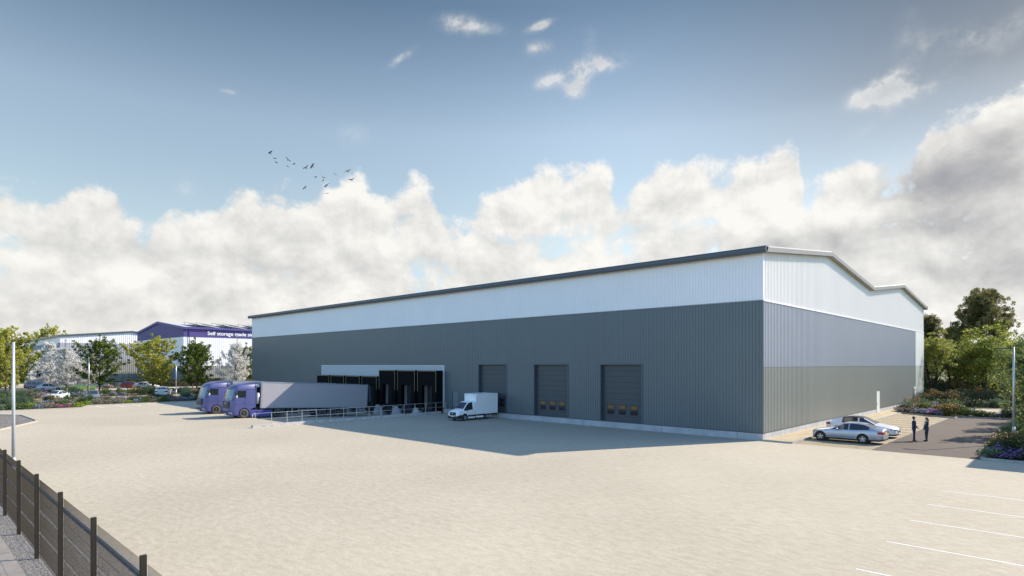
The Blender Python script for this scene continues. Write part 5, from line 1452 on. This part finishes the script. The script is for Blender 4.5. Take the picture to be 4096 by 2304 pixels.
for p, (a, e) in zip(cv.points, pp): p.location = ((a+70)/140, e/45); p.handle_type = 'AUTO'
fcv.mapping.update()
Lk(M('MULTIPLY_ADD', AZ, 1/140, .5, clamp=True), fcv.inputs['Value'])
dep = M('SUBTRACT', M('MULTIPLY', fcv.outputs[0], 45), EL)              # degrees below the cloud tops
S = M('MULTIPLY', dep, 1/3.2); S = M('MINIMUM', M('MAXIMUM', S, -.62), .75)
def blob(dx, dy, rx, ry, amt, rotd=0):
    a, e = ae(dx, dy); a2, _ = ae(dx+rx, dy); _, e2 = ae(dx, dy-ry); ra = abs(a2-a); re = abs(e2-e)
    u = M('MULTIPLY', M('SUBTRACT', AZ, a), 1/ra); v = M('MULTIPLY', M('SUBTRACT', EL, e), 1/re)
    if rotd:
        c, s = math.cos(R(rotd)), math.sin(R(rotd)); u0 = M('MULTIPLY', M('SUBTRACT', AZ, a), 1); v0 = M('MULTIPLY', M('SUBTRACT', EL, e), 1)
        u = M('MULTIPLY', M('ADD', M('MULTIPLY', u0, c), M('MULTIPLY', v0, s)), 1/ra); v = M('MULTIPLY', M('SUBTRACT', M('MULTIPLY', v0, c), M('MULTIPLY', u0, s)), 1/re)
    g = M('EXPONENT', M('MULTIPLY', M('ADD', M('MULTIPLY', u, u), M('MULTIPLY', v, v)), -1))
    return M('MULTIPLY', g, amt)
wisp = None
for b_ in ((1155,62,52,26,.75),(1240,75,60,20,.3),(1360,64,38,12,.85,15),(1010,145,42,12,.62,30),(1510,162,75,26,.8),(1400,195,60,20,.75,15),(1350,120,50,20,.45),(1445,230,30,26,.7),(1460,205,40,25,.6,45),(1485,95,20,40,.35),(2245,215,85,48,.85),(2200,250,70,30,.5),(2380,105,110,36,.5),(2500,90,120,60,.4),
           (890,345,42,36,.30),(470,465,30,40,.35,-40),(2170,330,60,16,.35,20),(575,230,25,8,.4),(1270,290,30,12,.2),(2330,215,120,30,.42),(2290,80,40,60,.25)):
    o_ = blob(*b_); wisp = o_ if wisp is None else M('ADD', wisp, o_)
neg = None
for b_ in ((1330,600,200,34,.62),(1060,690,80,60,.6),(1730,560,140,28,.45),(1130,500,36,50,.7),(1560,640,150,26,.3),(1800,630,90,40,.3),(1500,700,300,40,.15),(645,590,30,16,.5),(370,600,28,30,.45),(20,600,30,40,.35),(0,690,40,40,.25)):
    o_ = blob(*b_); neg = o_ if neg is None else M('ADD', neg, o_)
nz = M('MULTIPLY', M('SUBTRACT', n1, .5), 1.9); nz3 = M('MULTIPLY', M('SUBTRACT', n3, .5), 1.15)
F = M('ADD', M('ADD', M('SUBTRACT', S, neg), nz), nz3)
wm = M('MULTIPLY', M('MULTIPLY', wisp, M('ADD', .72, M('ADD', M('MULTIPLY', M('SUBTRACT', n3, .5), 2.6), M('MULTIPLY', M('SUBTRACT', n1, .5), 3.2))), clamp=True), 1.5, clamp=True)
wm = M('MULTIPLY', M('MULTIPLY', wm, wm), .62)
mr = N.new('ShaderNodeMapRange'); mr.interpolation_type = 'SMOOTHSTEP'; mr.inputs[1].default_value = -.06; mr.inputs[2].default_value = .46; Lk(F, mr.inputs[0])
hz = M('SUBTRACT', 1, M('MULTIPLY', M('MAXIMUM', M('SUBTRACT', M('SUBTRACT', EL, 19), M('MULTIPLY', M('MAXIMUM', M('SUBTRACT', AZ, 20), 0), .5)), 0), .075), clamp=True)
mask = M('MULTIPLY', mr.outputs[0], M('MULTIPLY', .96, M('MAXIMUM', hz, .55)))
mask = M('MAXIMUM', mask, wm)
# brightness: billows facing the light are bright, bases grey; the great cloud at the right is in its own shade
rim = M('SUBTRACT', 1, M('MULTIPLY', M('ABSOLUTE', M('SUBTRACT', dep, 2.0)), 1/7.5), clamp=True)
lit = M('ADD', M('MULTIPLY', M('SUBTRACT', n1, n1s), 2.2), M('ADD', M('MULTIPLY', rim, .20), M('MULTIPLY', M('SUBTRACT', n2, .5), .9)))
lit = M('ADD', lit, M('MULTIPLY', M('SUBTRACT', n3, .5), .25))
dark = None
for b_ in ((2470,420,210,100,.88),(2330,470,120,60,.30),(2150,600,480,42,.50),(2500,680,260,60,.42),(250,620,260,36,.16),(150,540,150,40,.12),(1000,600,260,60,.06),(2520,110,140,80,.25),(560,640,200,50,.10),(200,760,300,60,.10)):
    o_ = blob(*b_); dark = o_ if dark is None else M('ADD', dark, o_)
for b_ in ((900,470,120,36,.30),(2040,520,150,50,.22),(330,690,100,26,.16),(1450,470,160,36,.12),(2440,290,50,90,.14),(710,745,60,22,.16)):
    dark = M('SUBTRACT', dark, blob(*b_))
val = M('SUBTRACT', M('ADD', .87, M('MULTIPLY', lit, .34)), M('MULTIPLY', dark, .58))
val = M('MINIMUM', M('MAXIMUM', val, .30), 1.02)
CL = 1.0/STR
cc = N.new('ShaderNodeValToRGB'); Lk(val, cc.inputs[0]); el_ = cc.color_ramp.elements
el_[0].position = .25; el_[0].color = (.34,.35,.385,1); el_[1].position = 1.0; el_[1].color = (.98,.96,.91,1)
x_ = el_.new(.5); x_.color = (.50,.495,.50,1); x_ = el_.new(.72); x_.color = (.70,.69,.67,1)
cs = N.new('ShaderNodeVectorMath'); cs.operation = 'SCALE'; Lk(cc.outputs[0], cs.inputs[0]); CSC = cs.inputs['Scale']
mixc = N.new('ShaderNodeMix'); mixc.data_type = 'RGBA'; Lk(mask, mixc.inputs[0])
# clear sky: pale near the horizon, deeper above in the direction looked at; bluest overhead and behind
er = N.new('ShaderNodeValToRGB'); Lk(M('MULTIPLY', EL, 1/60, clamp=True), er.inputs[0])
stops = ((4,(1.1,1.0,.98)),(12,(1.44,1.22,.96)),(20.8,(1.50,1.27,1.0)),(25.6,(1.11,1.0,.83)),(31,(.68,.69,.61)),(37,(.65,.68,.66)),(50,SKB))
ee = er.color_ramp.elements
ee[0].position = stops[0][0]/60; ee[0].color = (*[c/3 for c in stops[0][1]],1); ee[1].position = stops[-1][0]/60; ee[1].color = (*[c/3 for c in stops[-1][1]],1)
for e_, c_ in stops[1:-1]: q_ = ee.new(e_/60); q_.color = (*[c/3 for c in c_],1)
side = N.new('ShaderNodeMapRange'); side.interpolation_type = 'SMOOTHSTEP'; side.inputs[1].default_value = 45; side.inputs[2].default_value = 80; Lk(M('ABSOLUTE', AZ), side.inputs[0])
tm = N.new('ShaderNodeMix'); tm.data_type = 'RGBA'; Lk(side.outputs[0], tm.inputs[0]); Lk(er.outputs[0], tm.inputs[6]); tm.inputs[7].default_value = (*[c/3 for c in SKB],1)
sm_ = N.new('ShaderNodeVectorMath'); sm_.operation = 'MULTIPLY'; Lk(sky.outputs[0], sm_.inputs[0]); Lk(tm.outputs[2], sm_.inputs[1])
sm2 = N.new('ShaderNodeVectorMath'); sm2.operation = 'SCALE'; Lk(sm_.outputs[0], sm2.inputs[0])
glow = N.new('ShaderNodeMapRange'); glow.interpolation_type = 'SMOOTHSTEP'; glow.inputs[1].default_value = 4; glow.inputs[2].default_value = 42; Lk(AZ, glow.inputs[0])
glow2 = M('MULTIPLY', glow.outputs[0], M('SUBTRACT', 1, side.outputs[0]))
gl3 = M('MULTIPLY', glow2, M('MULTIPLY', M('SUBTRACT', EL, 8), 1/14, clamp=True))
Lk(M('MULTIPLY', 3, M('SUBTRACT', 1, M('MULTIPLY', gl3, .62))), sm2.inputs['Scale'])
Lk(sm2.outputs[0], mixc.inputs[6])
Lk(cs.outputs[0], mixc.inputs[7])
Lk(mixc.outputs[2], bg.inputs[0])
EXPO = .55
CSC.default_value = CL/(2**EXPO)
w.cycles.sampling_method = 'MANUAL'; w.cycles.sample_map_resolution = 512

cam = bpy.data.cameras.new('camera'); co = bpy.data.objects.new('camera', cam); col.objects.link(co)
co.location = CAM; co.rotation_euler = (R(90), 0, HEAD)
cam.sensor_width = 36; cam.lens = 36*FPX/4096; cam.shift_y = (HY-1152)/4096; cam.clip_end = 6000; cam.clip_start = .1
sc.camera = co
sc.view_settings.view_transform = 'Standard'; sc.view_settings.look = 'None'; sc.view_settings.exposure = EXPO; sc.view_settings.gamma = 1
sc.cycles.max_bounces = 6; sc.cycles.transparent_max_bounces = 8
